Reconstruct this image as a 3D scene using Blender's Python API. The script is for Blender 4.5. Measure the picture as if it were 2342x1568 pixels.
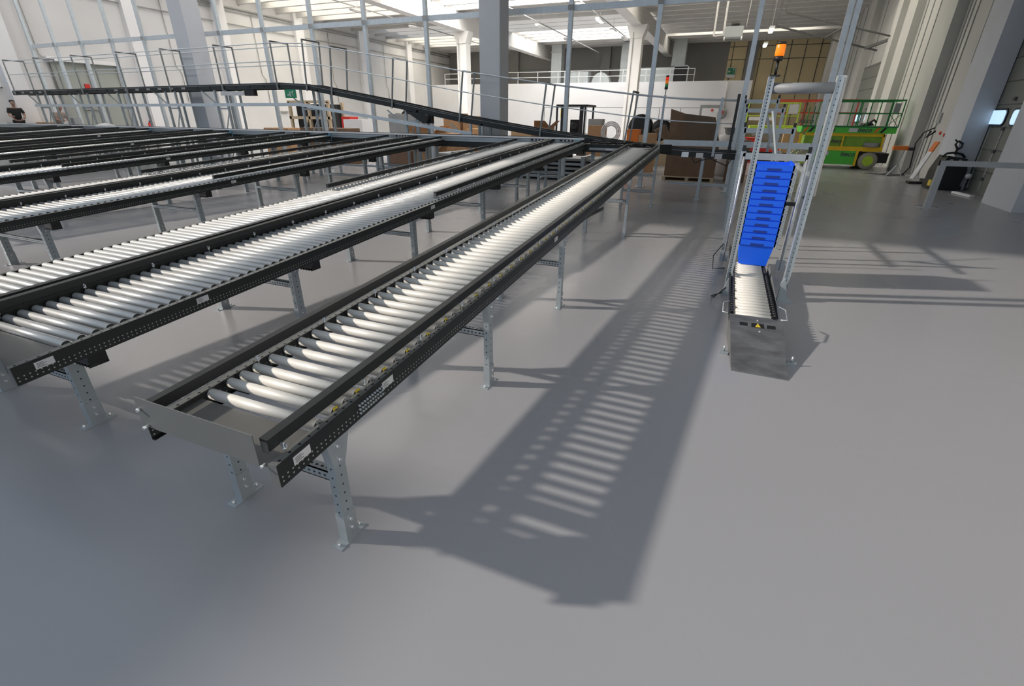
import bpy, math, random
from mathutils import Vector, Matrix
random.seed(7)
PI = math.pi
SC = bpy.context.scene
COL = SC.collection
for o in list(bpy.data.objects):
    bpy.data.objects.remove(o)

# ------------------------------------------------------------------ camera
YAW, PITCH, ROLL = 0.391, 0.4453, 0.01087
cy_, sy_ = math.cos(YAW), math.sin(YAW)
fw = Vector((-sy_*math.cos(PITCH), cy_*math.cos(PITCH), -math.sin(PITCH)))
r0 = Vector((cy_, sy_, 0))
u0 = Vector((-sy_*math.sin(PITCH), cy_*math.sin(PITCH), math.cos(PITCH)))
rr = r0*math.cos(ROLL) + u0*math.sin(ROLL)
uu = u0*math.cos(ROLL) - r0*math.sin(ROLL)
cam = bpy.data.cameras.new('camera')
cam.sensor_width = 36; cam.sensor_fit = 'HORIZONTAL'
cam.lens = 1084.3/2342*36
cam.clip_start = 0.05; cam.clip_end = 300
camo = bpy.data.objects.new('camera', cam)
COL.objects.link(camo)
m = Matrix((rr, uu, -fw)).transposed().to_4x4()
m.translation = Vector((0, 0, 1.8))
camo.matrix_world = m
SC.camera = camo

# ------------------------------------------------------------------ world, sun, exposure
W = bpy.data.worlds.new('sky'); SC.world = W
W.use_nodes = True
W.node_tree.nodes['Background'].inputs[0].default_value = (0.70, 0.83, 1.0, 1)
W.node_tree.nodes['Background'].inputs[1].default_value = 0.68
sun = bpy.data.lights.new('sun', 'SUN')
sun.energy = 3.7; sun.angle = math.radians(1.5); sun.color = (1.0, 0.91, 0.81)
suno = bpy.data.objects.new('sun', sun)
AZ, ELV = math.radians(19.0), math.radians(27.8)
sd = Vector((math.cos(AZ)*math.cos(ELV), math.sin(AZ)*math.cos(ELV), -math.sin(ELV)))
suno.rotation_euler = sd.to_track_quat('-Z', 'Y').to_euler()
suno.location = (-20, -8, 12)
COL.objects.link(suno)
vs = SC.view_settings
vs.view_transform = 'Standard'; vs.look = 'None'; vs.gamma = 1; vs.use_curve_mapping = False
vs.exposure = 0.0

# ------------------------------------------------------------------ materials
def mk(name, col, rough=0.5, metal=0.0, var=0.08, scale=3.0, bump=0.0, emit=None, es=0, spec=0.5, alpha=None, stretch=None):
    M = bpy.data.materials.new(name); M.use_nodes = True
    nt = M.node_tree; N = nt.nodes; L = nt.links
    b = N['Principled BSDF']
    b.inputs['Roughness'].default_value = rough
    b.inputs['Metallic'].default_value = metal
    b.inputs['Specular IOR Level'].default_value = spec
    tc = N.new('ShaderNodeTexCoord')
    src = tc.outputs['Object']
    if stretch:
        mp = N.new('ShaderNodeMapping'); mp.inputs['Scale'].default_value = stretch
        L.new(src, mp.inputs[0]); src = mp.outputs[0]
    nz = N.new('ShaderNodeTexNoise'); nz.inputs['Scale'].default_value = scale; nz.inputs['Detail'].default_value = 6
    L.new(src, nz.inputs['Vector'])
    mr = N.new('ShaderNodeMapRange'); mr.clamp = False
    mr.inputs['From Min'].default_value = .3; mr.inputs['From Max'].default_value = .7
    mr.inputs['To Min'].default_value = 1-var; mr.inputs['To Max'].default_value = 1+var
    L.new(nz.outputs['Fac'], mr.inputs['Value'])
    mx = N.new('ShaderNodeVectorMath'); mx.operation = 'SCALE'
    mx.inputs[0].default_value = col
    L.new(mr.outputs[0], mx.inputs['Scale'])
    L.new(mx.outputs[0], b.inputs['Base Color'])
    if bump:
        bp = N.new('ShaderNodeBump'); bp.inputs['Strength'].default_value = bump; bp.inputs['Distance'].default_value = .01
        L.new(nz.outputs['Fac'], bp.inputs['Height']); L.new(bp.outputs[0], b.inputs['Normal'])
    if emit:
        b.inputs['Emission Color'].default_value = (*emit, 1); b.inputs['Emission Strength'].default_value = es
    if alpha is not None: b.inputs['Alpha'].default_value = alpha
    return M

def perf(name, base, pitch, r, rows, rough=.4, metal=0.0, hole='dark', stretchu=1.0, var=.08, holecol=(.03,.03,.035), start=0.0):
    """sheet metal with punched holes laid out along the UV length (metres)"""
    M = mk(name, base, rough, metal, var)
    nt = M.node_tree; N = nt.nodes; L = nt.links
    b = N['Principled BSDF']; out = N['Material Output']
    uv = N.new('ShaderNodeUVMap'); sp = N.new('ShaderNodeSeparateXYZ'); L.new(uv.outputs[0], sp.inputs[0])
    def mth(op, a, c=None):
        n = N.new('ShaderNodeMath'); n.operation = op
        for i, v in enumerate((a, c)):
            if v is None: continue
            if isinstance(v, (int, float)): n.inputs[i].default_value = v
            else: L.new(v, n.inputs[i])
        return n.outputs[0]
    u = mth('SUBTRACT', mth('MULTIPLY', mth('FRACT', mth('DIVIDE', sp.outputs[0], pitch)), pitch), pitch/2)
    u = mth('DIVIDE', u, stretchu)
    tot = None
    for v0 in rows:
        dv = mth('SUBTRACT', sp.outputs[1], v0)
        d = mth('SQRT', mth('ADD', mth('MULTIPLY', u, u), mth('MULTIPLY', dv, dv)))
        h = mth('LESS_THAN', d, r)
        tot = h if tot is None else mth('MAXIMUM', tot, h)
    mix = N.new('ShaderNodeMixShader'); L.new(tot, mix.inputs[0]); L.new(b.outputs[0], mix.inputs[1])
    if hole == 'clear':
        t = N.new('ShaderNodeBsdfTransparent')
    else:
        t = N.new('ShaderNodeBsdfDiffuse'); t.inputs[0].default_value = (*holecol, 1)
    L.new(t.outputs[0], mix.inputs[2]); L.new(mix.outputs[0], out.inputs[0])
    return M

DARK = (.013, .015, .014)
M = {}
M['dark'] = mk('anthracite steel', DARK, .42, .0, .12, 2)
M['dark2'] = mk('anthracite guard', (.014, .016, .016), .45, .0, .1, 2)
M['rail'] = perf('anthracite perforated', DARK, .025, .0038, [-.010, -.030], .42, 0, 'dark', holecol=(.38, .38, .37))  # pale hole colour paints in the light seen through the holes
M['flange'] = perf('flange perforated', (.17, .175, .165), .05, .006, [.006], .4, .3, 'dark')
M['black'] = mk('black plastic', (.012, .012, .013), .45, 0, .1)
M['sheet'] = mk('grey painted sheet', (.12, .117, .108), .42, .1, .06, 1.5)
M['plate'] = mk('grey end plate', (.15, .155, .152), .45, .1, .06, 1.5)
M['roller'] = mk('zinc roller', (.70, .67, .61), .48, .06, .04, 6, spec=.4)
M['rollsteel'] = mk('steel roller', (.54, .54, .525), .36, .38, .05, 6)
M['rollend'] = mk('roller cap', (.05, .05, .045), .5)
M['zinc'] = mk('galvanised steel', (.42, .46, .48), .42, .4, .07, 9)
M['zincf'] = mk('galvanised steel lightened', (.64, .70, .74), .42, .3, .06, 9)  # lighter galvanised copy, the missing sunlight is put into its colour
M['zincp'] = perf('galvanised perforated', (.42, .47, .49), .05, .0052, [0.0], .4, .45, var=.08, holecol=(.06,.065,.07))
M['zincs'] = perf('galvanised slotted', (.44, .48, .50), .03, .0058, [0.0], .4, .45, stretchu=1.4, var=.08, holecol=(.06,.065,.07))
M['bolt'] = mk('bright bolt', (.85, .86, .86), .25, .8, .05)
M['label'] = mk('sticker', (.66, .66, .67), .6)
M['ink'] = mk('sticker ink', (.08, .08, .09), .6)
M['yellow'] = mk('yellow plastic', (.75, .55, .04), .5)
M['floor'] = None
M['wall'] = mk('painted wall', (.70, .69, .68), .8, 0, .04, .6)
M['wallw'] = mk('white wall', (.86, .85, .85), .8, 0, .03, .4)
M['wallr'] = mk('concrete wall panel', (.52, .515, .49), .8, 0, .06, .7)
M['wallb'] = mk('beige back wall', (.80, .66, .40), .85, 0, .06, .5)
M['walld'] = mk('grey back wall', (.27, .26, .25), .85, 0, .06, .5)
M['ceil'] = mk('ceiling concrete', (.66, .645, .62), .85, 0, .05, .7)
M['column'] = mk('column paint', (.60, .62, .66), .75, 0, .04, .8)
M['seam'] = mk('dark joint', (.10, .10, .10), .8)
M['blue'] = mk('blue crate plastic', (.010, .14, .95), .42, 0, .05, 3)
M['blued'] = mk('blue crate recess shade', (.008, .04, .28), .5, 0, .05, 3)  # darker blue paints the shade inside the handle recess
M['card'] = mk('cardboard', (.46, .27, .14), .85, 0, .08, 3)
M['cardd'] = mk('cardboard brown', (.20, .125, .08), .85, 0, .1, 3)
M['cardl'] = mk('cardboard light', (.62, .38, .20), .85, 0, .08, 3)
M['wood'] = mk('wood', (.50, .40, .27), .8, 0, .12, 5, stretch=(1, 8, 8))
M['orange'] = mk('orange plastic', (.80, .20, .02), .5)
M['green'] = mk('lift green', (.10, .62, .06), .4, 0, .06)
M['greend'] = mk('dark green', (.015, .21, .05), .45, 0, .06)
M['lime'] = mk('lime green', (.50, .75, .05), .45, 0, .06)
M['liftyel'] = mk('lift yellow', (.95, .62, .01), .4, 0, .06)
M['red'] = mk('red', (.62, .03, .02), .45)
M['redr'] = mk('red rail', (.50, .06, .03), .45)
M['white'] = mk('white', (.80, .80, .80), .5)
M['barrier'] = mk('grey painted steel', (.42, .44, .45), .45, 0, .05)
M['door'] = mk('dock door panel', (.20, .205, .185), .6, 0, .05, .8)
M['doorg'] = mk('left door panel', (.38, .40, .36), .7, 0, .05, .8)
M['pane'] = mk('daylit window pane', (.55, .72, .85), .2, emit=(.50, .74, 1.0), es=.95)
M['fill_panel'] = mk('added fill panel', (.8, .8, .8), .6, emit=(1.0, .98, .96), es=4.2)  # glowing roof panels, added to brighten the interior
M['fill_panel_bright'] = mk('added fill panel bright', (.8, .8, .8), .6, emit=(1.0, .98, .95), es=13.0)
M['fill_panel_back'] = mk('added fill panel back', (.8, .8, .8), .6, emit=(1.0, .98, .95), es=6.5)
M['fill_panel_dim'] = mk('added fill panel dim', (.8, .8, .8), .6, emit=(1.0, .94, .82), es=3.6)
M['lamp'] = mk('fluorescent tube', (.9, .9, .9), .5, emit=(.92, 1.0, .80), es=4.0)
M['lampoff'] = mk('lamp housing', (.75, .75, .74), .5)
M['amber'] = mk('amber lens', (.90, .22, .01), .2, emit=(1, .22, .0), es=.55)
M['lred'] = mk('red lens', (.85, .05, .02), .3, emit=(1, .03, .01), es=.35)
M['lor'] = mk('orange lens', (.85, .25, .02), .3, emit=(1, .22, .01), es=.25)
M['lgr'] = mk('green lens', (.02, .30, .08), .3)
M['rubber'] = mk('rubber tyre', (.11, .105, .09), .85)
M['tread'] = mk('light tyre', (.40, .38, .30), .85)
M['skin'] = mk('skin', (.45, .27, .20), .6)
M['hair'] = mk('black hair', (.02, .018, .016), .7)
M['tshirt'] = mk('black shirt', (.02, .022, .022), .8)
M['tan'] = mk('tan shirt', (.38, .32, .28), .8)
M['signgreen'] = mk('sign green', (.02, .26, .12), .5)
M['duct'] = mk('galvanised duct', (.40, .43, .43), .45, .3, .06)
M['bag'] = mk('plastic bag', (.62, .60, .58), .6, 0, .1, 5)
M['greyplastic'] = mk('grey plastic', (.32, .33, .33), .6)
M['ramp'] = mk('brushed ramp plate', (.30, .31, .33), .32, .75, .3, 5, bump=.1, stretch=(1, 2.5, 1))
M['palebracket'] = mk('pale blue bracket', (.22, .40, .50), .4, .3)
M['railpost'] = mk('grey rail post', (.26, .28, .28), .5, .2)
M['pipe'] = mk('grey pipe', (.36, .36, .35), .6)

def floor_mat():
    F = mk('epoxy floor', (.325, .323, .335), .24, 0, .03, .25, spec=.5)
    nt = F.node_tree; N = nt.nodes; L = nt.links; b = N['Principled BSDF']
    tc = N.new('ShaderNodeTexCoord')
    n2 = N.new('ShaderNodeTexNoise'); n2.inputs['Scale'].default_value = .45; n2.inputs['Detail'].default_value = 1
    L.new(tc.outputs['Object'], n2.inputs[0])
    mr = N.new('ShaderNodeMapRange'); mr.inputs['To Min'].default_value = .22; mr.inputs['To Max'].default_value = .33
    L.new(n2.outputs['Fac'], mr.inputs['Value']); L.new(mr.outputs[0], b.inputs['Roughness'])
    return F
M['floor'] = floor_mat()

# ------------------------------------------------------------------ mesh builder
ORG = {}
class MB:
    def __init__(s): s.v = []; s.f = []; s.mi = []; s.sm = []; s.uv = []
    def face(s, idx, mi=0, smooth=False, uv=None):
        s.f.append(idx); s.mi.append(mi); s.sm.append(smooth)
        if uv is None:
            P = [Vector(s.v[i]) for i in idx]
            if len(P) >= 4:
                a = (P[1]-P[0]).length; b = (P[-1]-P[0]).length
                if a >= b: uv = [(0, -b/2), (a, -b/2), (a, b/2), (0, b/2)] + [(0, 0)]*(len(P)-4)
                else: uv = [(0, -a/2), (0, a/2), (b, a/2), (b, -a/2)] + [(0, 0)]*(len(P)-4)
            else: uv = [(0, 0)]*len(P)
        s.uv.append(uv)
    def hexa(s, c, mi=0):
        """c: 8 corners, bottom 4 (ccw) then top 4"""
        n = len(s.v); s.v += [tuple(p) for p in c]
        for q in ((0, 3, 2, 1), (4, 5, 6, 7), (0, 1, 5, 4), (1, 2, 6, 5), (2, 3, 7, 6), (3, 0, 4, 7)):
            s.face([n+i for i in q], mi)
        return s
    def box(s, x0, x1, y0, y1, z0, z1, mi=0):
        return s.hexa([(x0, y0, z0), (x1, y0, z0), (x1, y1, z0), (x0, y1, z0), (x0, y0, z1), (x1, y0, z1), (x1, y1, z1), (x0, y1, z1)], mi)
    def bar(s, p, q, w=.04, h=None, mi=0, up=(0, 0, 1)):
        p, q = Vector(p), Vector(q); h = h or w
        d = (q-p).normalized(); U = Vector(up)
        if abs(d.dot(U)) > .98: U = Vector((0, 1, 0))
        a = d.cross(U).normalized()*(w/2); b = a.cross(d).normalized()*(h/2)
        c = [p-a-b, p+a-b, p+a+b, p-a+b, q-a-b, q+a-b, q+a+b, q-a+b]
        return s.hexa(c, mi)
    def cyl(s, p, q, r, n=12, mi=0, r2=None, cap=True, capmi=None, smooth=True):
        p, q = Vector(p), Vector(q); r2 = r if r2 is None else r2
        d = (q-p).normalized(); U = Vector((0, 0, 1)) if abs(d.z) < .9 else Vector((1, 0, 0))
        a = d.cross(U).normalized(); b = a.cross(d)
        k = len(s.v)
        for i in range(n):
            t = 2*PI*i/n; e = a*math.cos(t)+b*math.sin(t)
            s.v.append(tuple(p+e*r)); s.v.append(tuple(q+e*r2))
        for i in range(n):
            j = (i+1) % n
            s.face([k+2*i, k+2*i+1, k+2*j+1, k+2*j], mi, smooth)
        if cap:
            cm = mi if capmi is None else capmi
            s.face([k+2*i for i in range(n)], cm); s.face([k+2*i+1 for i in reversed(range(n))], cm)
        return s
    def tube(s, pts, r, n=8, mi=0):
        pts = [Vector(p) for p in pts]; k = len(s.v); a = None
        for i, p in enumerate(pts):
            d = (pts[min(i+1, len(pts)-1)]-pts[max(i-1, 0)]).normalized()
            if a is None:
                U = Vector((0, 0, 1)) if abs(d.z) < .9 else Vector((1, 0, 0)); a = d.cross(U).normalized()
            else: a = (a-d*a.dot(d)).normalized()
            b = d.cross(a)
            for j in range(n):
                t = 2*PI*j/n; s.v.append(tuple(p+(a*math.cos(t)+b*math.sin(t))*r))
        for i in range(len(pts)-1):
            for j in range(n):
                j2 = (j+1) % n
                s.face([k+i*n+j, k+i*n+j2, k+(i+1)*n+j2, k+(i+1)*n+j], mi, True)
        s.face([k+j for j in reversed(range(n))], mi); s.face([k+(len(pts)-1)*n+j for j in range(n)], mi)
        return s
    def prism(s, poly, axis, a0, a1, mi=0):
        """poly in the two other axes (cyclic order), extruded along axis"""
        k = len(s.v); n = len(poly)
        for t in (a0, a1):
            for p in poly:
                if axis == 0: s.v.append((t, p[0], p[1]))
                elif axis == 1: s.v.append((p[0], t, p[1]))
                else: s.v.append((p[0], p[1], t))
        for i in range(n):
            j = (i+1) % n; s.face([k+i, k+j, k+n+j, k+n+i], mi)
        s.face([k+i for i in reversed(range(n))], mi); s.face([k+n+i for i in range(n)], mi)
        return s
    def lathe(s, prof, c, axis=2, n=20, mi=0):
        k = len(s.v); c = Vector(c)
        for r, h in prof:
            for i in range(n):
                t = 2*PI*i/n; x, y = r*math.cos(t), r*math.sin(t)
                p = (x, y, h) if axis == 2 else ((h, x, y) if axis == 0 else (x, h, y))
                s.v.append(tuple(c+Vector(p)))
        for q in range(len(prof)-1):
            for i in range(n):
                j = (i+1) % n; s.face([k+q*n+i, k+q*n+j, k+(q+1)*n+j, k+(q+1)*n+i], mi, True)
        s.face([k+i for i in reversed(range(n))], mi); s.face([k+(len(prof)-1)*n+i for i in range(n)], mi)
        return s
    def build(s, name, mats, parent=None, org=None):
        if not isinstance(mats, (list, tuple)): mats = [mats]
        o3 = Vector((0, 0, 0))
        if parent is not None: o3 = ORG[parent.name]
        if org is not None: o3 = Vector(org)
        me = bpy.data.meshes.new(name)
        me.from_pydata([tuple(Vector(p)-o3) for p in s.v], [], s.f)
        for mt in mats: me.materials.append(M[mt] if isinstance(mt, str) else mt)
        me.polygons.foreach_set('material_index', s.mi); me.polygons.foreach_set('use_smooth', s.sm)
        ul = me.uv_layers.new(name='UVMap'); k = 0
        for fuv, f in zip(s.uv, s.f):
            for t in range(len(f)): ul.data[k].uv = fuv[t]; k += 1
        me.update()
        ob = bpy.data.objects.new(name, me); COL.objects.link(ob)
        if parent is not None:
            ob.parent = parent; 
            if org is not None: ob.location = o3-ORG[parent.name]
        else: ob.location = o3
        ORG[ob.name] = o3 if (parent is None or org is not None) else ORG[parent.name]
        return ob

def tag(o, label, cat, group=None, kind=None):
    o['label'] = label; o['category'] = cat
    if group: o['group'] = group
    if kind: o['kind'] = kind
    return o
def root(name, loc, label, cat, group=None):
    o = bpy.data.objects.new(name, None); COL.objects.link(o); o.location = loc
    ORG[o.name] = Vector(loc); o.empty_display_size = .1
    return tag(o, label, cat, group)
def struct(o): o['kind'] = 'structure'; return o
def inst(src, name, parent, loc):
    """another part sharing src's mesh; loc is the world position of its origin"""
    c = bpy.data.objects.new(name, src.data); COL.objects.link(c); c.parent = parent
    c.location = Vector(loc)-ORG[parent.name]; ORG[c.name] = Vector(loc)
    return c
def text(body, name, mat, size, mw, parent=None, ext=.002, bold=.0, shear=0, align='CENTER'):
    cu = bpy.data.curves.new('t', 'FONT'); cu.body = body; cu.size = size; cu.extrude = ext; cu.offset = bold
    cu.shear = shear; cu.align_x = align; cu.align_y = 'CENTER'; cu.resolution_u = 3
    to = bpy.data.objects.new('t', cu); COL.objects.link(to)
    dg = bpy.context.evaluated_depsgraph_get()
    me = bpy.data.meshes.new_from_object(to.evaluated_get(dg))
    bpy.data.objects.remove(to)
    me.materials.clear(); me.materials.append(M[mat])
    ob = bpy.data.objects.new(name, me); COL.objects.link(ob)
    if parent is not None:
        ob.parent = parent
        t = Matrix.Translation(-ORG[parent.name]); ob.matrix_basis = t @ mw
    else: ob.matrix_basis = mw
    return ob
def face_negY(x, y, z): return Matrix.Translation((x, y, z)) @ Matrix.Rotation(PI/2, 4, 'X')

# ------------------------------------------------------------------ building shell
b = MB(); b.box(-34, 9.5, -14, 58, -.3, 0); struct(b.build('floor', 'floor'))
ceiling = MB()
ceiling.box(-32, 8, 4, 37.6, 8.55, 8.9); ceiling.box(-32, 8, 42.3, 56, 8.55, 8.9); ceiling.box(-32, -29, 37.6, 42.3, 8.55, 8.9); ceiling.box(-6.8, 8, 37.6, 42.3, 8.55, 8.9)
ceiling.box(-46, -17.2, -14, -3.9, 8.55, 8.9)  # unseen roof piece, added to shade the left foreground floor
ce = struct(ceiling.build('ceiling', 'ceil'))
y = 8.0
while y < 54:                                   # ribs of the concrete roof slabs
    j = MB(); j.box(-30, 7, y, y+.22, 8.0, 8.55); j.build('ceiling_rib', 'ceil', ce); y += 1.55
for yy in (9.75, 12.85, 15.95, 19.05, 22.15, 25.25, 26.8, 28.35, 29.9, 31.45):  # added glowing panels between the ribs that light the hall
    for (xa, xb) in ((-29, -18.8), (-17.4, -7), (-5.6, 5)):
        if xa > -6 and yy < 24: continue
        s_ = MB(); s_.box(xa, xb, yy, yy+1.15, 8.50, 8.545); s_.build('fill_panel', 'fill_panel' if yy < 24 else ('fill_panel_dim' if xa > -6 or xa < -20 else 'fill_panel_bright'), ce)
for yy in (42.4, 43.95, 45.5, 47.05):  # more added glow, for the mezzanine wall and the rear ribs
    for (xa, xb) in ((-29, -18.8), (-17.4, -7), (-5.6, 5)):
        if xa > -6 and yy != 47.05: continue
        s_ = MB(); s_.box(xa, xb, yy, yy+1.1, 8.50, 8.545); s_.build('fill_panel', 'fill_panel_back' if xa > -18 and xa < -6 else 'fill_panel_dim', ce)
for gx in (-18.05, -6.4):
    g = MB(); g.prism([(gx-.32, 7.0), (gx+.32, 7.0), (gx+.32, 8.0), (gx-.32, 8.0)], 1, 13.7, 53.6)
    g.build('girder', 'ceil', ce)
# left wall
w = MB(); w.box(-30.6, -30, 5, 54.4, 0, 8.6)
wl = struct(w.build('wall_left', 'wall'))
for py_, wd in ((9.3, .5), (13.4, .7), (19.3, .7), (24.6, .8), (31, .8), (38, .8), (45, .8)):
    p = MB(); p.box(-30, -29.72, py_, py_+wd, 0, 8.5); p.build('pilaster', 'wallw', wl)
for z, r in ((7.72, .05), (7.55, .03), (6.85, .03)):
    p = MB(); p.tube([(-29.9, 9, z), (-29.9, 53.5, z)], r); p.build('wall_pipe', 'pipe', wl)
for yy in (15, 21.5, 27.5, 34.5, 41.5):
    p = MB(); p.tube([(-29.94, yy, 7.5), (-29.94, yy+.05, 4.2), (-29.94, yy+.3, 3.9), (-29.94, yy+.3, 2.4)], .02); p.build('conduit', 'pipe', wl)
    p = MB(); p.box(-29.99, -29.85, yy+1.1, yy+1.75, 1.9, 2.0); p.build('wall_bracket', 'pipe', wl)
d3 = MB(); d3.box(-29.99, -29.93, 15.35, 18.25, 0, 3.95)
d3o = struct(d3.build('door_3', 'doorg'))
for yy in (15.35, 16.8, 18.2):
    p = MB(); p.box(-29.93, -29.87, yy, yy+.06, 0, 3.95); p.build('door_stile', 'pipe', d3o)
p = MB(); p.box(-29.93, -29.7, 15.2, 18.4, 3.95, 4.12); p.build('door_lintel', 'wallw', d3o)
wn = MB(); wn.box(-29.98, -29.92, 12.2, 13.1, 2.75, 3.6)
wno = struct(wn.build('window_1', 'pane'))
fr = MB()
for z in (2.7, 3.15, 3.58): fr.box(-29.94, -29.86, 12.1, 13.2, z, z+.06)
for yy in (12.1, 13.14): fr.box(-29.94, -29.86, yy, yy+.06, 2.7, 3.64)
fr.build('window_frame', 'white', wno)
# back wall with mezzanine in front
w = MB(); w.box(-30.6, -1.2, 53.6, 54.2, 0, 8.7); wbk = struct(w.build('wall_back', 'walld'))
w = MB(); w.box(-1.2, 8, 53.6, 54.2, 0, 8.7); wb = struct(w.build('wall_back_right', 'wallb'))
x = -.9
while x < 7:
    p = MB(); p.box(x, x+.05, 53.54, 53.6, 0, 8.0); p.build('panel_joint', 'seam', wb); x += 1.15
for z in (6.6, 7.6):
    p = MB(); p.box(-1.2, 7, 53.54, 53.6, z, z+.04); p.build('panel_joint', 'seam', wb)
w = MB(); w.box(-30, 1.1, 48, 48.4, 0, 4.65); w.box(-30, 1.1, 48.4, 53.6, 4.35, 4.6)
wm = struct(w.build('wall_mezzanine', 'wallw'))
# right wall
w = MB(); w.box(6.6, 7.2, 18.95, 54, 0, 8.7); w.box(6.6, 7.2, 15.9, 18.95, 4.6, 8.7); w.box(6.6, 7.2, -12, 15.9, 0, 8.7)
wr = struct(w.build('wall_right', 'wallr'))
for (ya, yb, d) in ((18.35, 19.65, .5), (14.1, 15.6, .55), (20.6, 21.5, .2), (23.3, 25.0, .32), (28.4, 29.7, .3), (30.4, 31.2, .4), (36.5, 38, .35), (43, 44.5, .35), (49, 50.5, .35)):
    p = MB(); p.box(6.6-d, 6.6, ya, yb, 0, 8.6); p.build('pilaster', 'column' if ya < 20 else 'wallr', wr)
for yy in (19.95, 20.2, 21.8, 22.3, 22.7, 23.0, 25.5, 26.3, 27.2, 28.0, 35.5, 39, 40.6, 42, 46):
    p = MB(); p.box(6.57, 6.6, yy, yy+.05, 0, 8.6); p.build('panel_joint', 'pipe', wr)
p = MB(); p.tube([(6.5, 21.7, 8.4), (6.5, 21.7, 3.2), (6.5, 21.3, 2.9), (6.5, 21.3, 1.6)], .025); p.build('conduit', 'seam', wr)
p = MB(); p.tube([(6.5, 25.2, 8.4), (6.5, 25.2, 1.4)], .03); p.build('conduit', 'seam', wr)
p = MB(); p.tube([(6.3, 20.3, 8.4), (6.3, 20.3, 3.4), (6.3, 20.0, 3.2), (6.3, 20.0, 2.0)], .022); p.build('conduit', 'pipe', wr)
# dock door 1 (near right)
def dock_door(name, y0, y1, x, h, wins):
    d = MB(); d.box(x, x+.08, y0, y1, 0, h); o = struct(d.build(name, 'door'))
    z = .55
    while z < h:
        p = MB(); p.box(x-.012, x, y0, y1, z, z+.025); p.build('panel_seam', 'seam', o); z += .55
    for yy in (y0+.75, y0+1.55, y0+2.3):
        if yy < y1:
            p = MB(); p.box(x-.02, x, yy, yy+.05, 0.08, 1.75); p.build('door_stile', 'doorg', o)
    for z in (.35, 1.05, 1.6, 2.3):
        for yy in (y0+.1, y0+1.53):
            p = MB(); p.box(x-.05, x, yy, yy+.12, z, z+.08); p.build('hinge', 'seam', o)
    for (ya, yb, z0, z1) in wins:
        fr = MB(); pn = MB()
        def rr_(e, off):
            pts = []; r = .1
            for (cy, cz, a0) in ((yb-r, z1-r, 0), (ya+r, z1-r, PI/2), (ya+r, z0+r, PI), (yb-r, z0+r, 1.5*PI)):
                for k in range(5):
                    a = a0+k*PI/8; pts.append((cy+(r+e)*math.cos(a), cz+(r+e)*math.sin(a)))
            return pts
        fr.prism(rr_(.05, 0), 0, x-.03, x-.004); f = fr.build('door_window_frame', 'black', o)
        pn.prism(rr_(0, 0), 0, x-.045, x-.031); pn.build('pane', 'pane', f)
    return o
d1 = dock_door('door_1', 15.9, 18.95, 6.62, 4.6, [(17.62, 18.45, 1.74, 2.08), (16.4, 17.23, 1.74, 2.08)])
p = MB(); p.box(6.5, 6.62, 15.85, 16.0, 0, 4.6); p.box(6.5, 6.62, 18.85, 18.97, 0, 4.6); p.build('door_track', 'seam', d1)
d2 = dock_door('door_2', 31.3, 36.3, 6.5, 4.5, [(33.6, 34.7, 1.74, 2.08), (31.7, 32.6, 1.74, 2.08)])

# ------------------------------------------------------------------ columns
def column(x, yy, s, lab, bracket=False, z1=7.0):
    r = root('concrete_column', (x, yy, 0), lab, 'column')
    b = MB(); b.box(x, x+s, yy, yy+s, 0, z1); b.build('shaft', 'column' if yy < 20 else 'ceil', r)
    if bracket:
        b = MB(); b.prism([(x-.25, 7.0), (x, 6.3), (x+s, 6.3), (x+s+.25, 7.0)], 1, yy-.05, yy+s+.05); b.build('corbel', 'ceil', r)
        b = MB(); b.tube([(x+.2, yy-.04, 6.6), (x+.2, yy-.04, .4)], .03); b.build('downpipe', 'pipe', r)
    else:
        b = MB(); b.box(x-.06, x+s+.06, yy-.06, yy+s+.06, 6.75, 7.0); b.build('corbel', 'ceil', r)
column(-18.75, 13.72, .68, 'square pale blue grey concrete column in the left half of the picture')
column(-6.72, 13.72, .61, 'square grey concrete column behind the roller lanes, in the middle of the picture')
column(-6.72, 35.2, .75, 'far concrete column with a downpipe, in front of the white mezzanine wall on the right', True)
column(-18.4, 34.0, .7, 'slender far concrete column just left of the big central column', True)

# ------------------------------------------------------------------ roller conveyors
SL = .0527
ZB = lambda yy: .4985+SL*yy
def sbar(b, x0, x1, y0, y1, h0, h1, mi=0):
    """bar following the conveyor's slope, h measured from the underside of the side beam"""
    return b.hexa([(x0, y0, ZB(y0)+h0), (x1, y0, ZB(y0)+h0), (x1, y1, ZB(y1)+h0), (x0, y1, ZB(y1)+h0),
                   (x0, y0, ZB(y0)+h1), (x1, y0, ZB(y0)+h1), (x1, y1, ZB(y1)+h1), (x0, y1, ZB(y1)+h1)], mi)
def side_beam(t, xo, side, y0, y1, mat='rail'):
    """C profile: web on the outside, flanges inwards (side=+1: outer face towards +X)"""
    b = MB(); s = side
    xa, xb = sorted((xo, xo-s*.003)); sbar(b, xa, xb, y0, y1, 0, .101, 0)
    xa, xb = sorted((xo-s*.003, xo-s*.038)); sbar(b, xa, xb, y0, y1, .097, .101, 1)
    xa, xb = sorted((xo-s*.003, xo-s*.018)); sbar(b, xa, xb, y0, y1, 0, .003, 2)
    return b.build('side_beam', [mat, 'flange', 'dark'], t)
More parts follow.
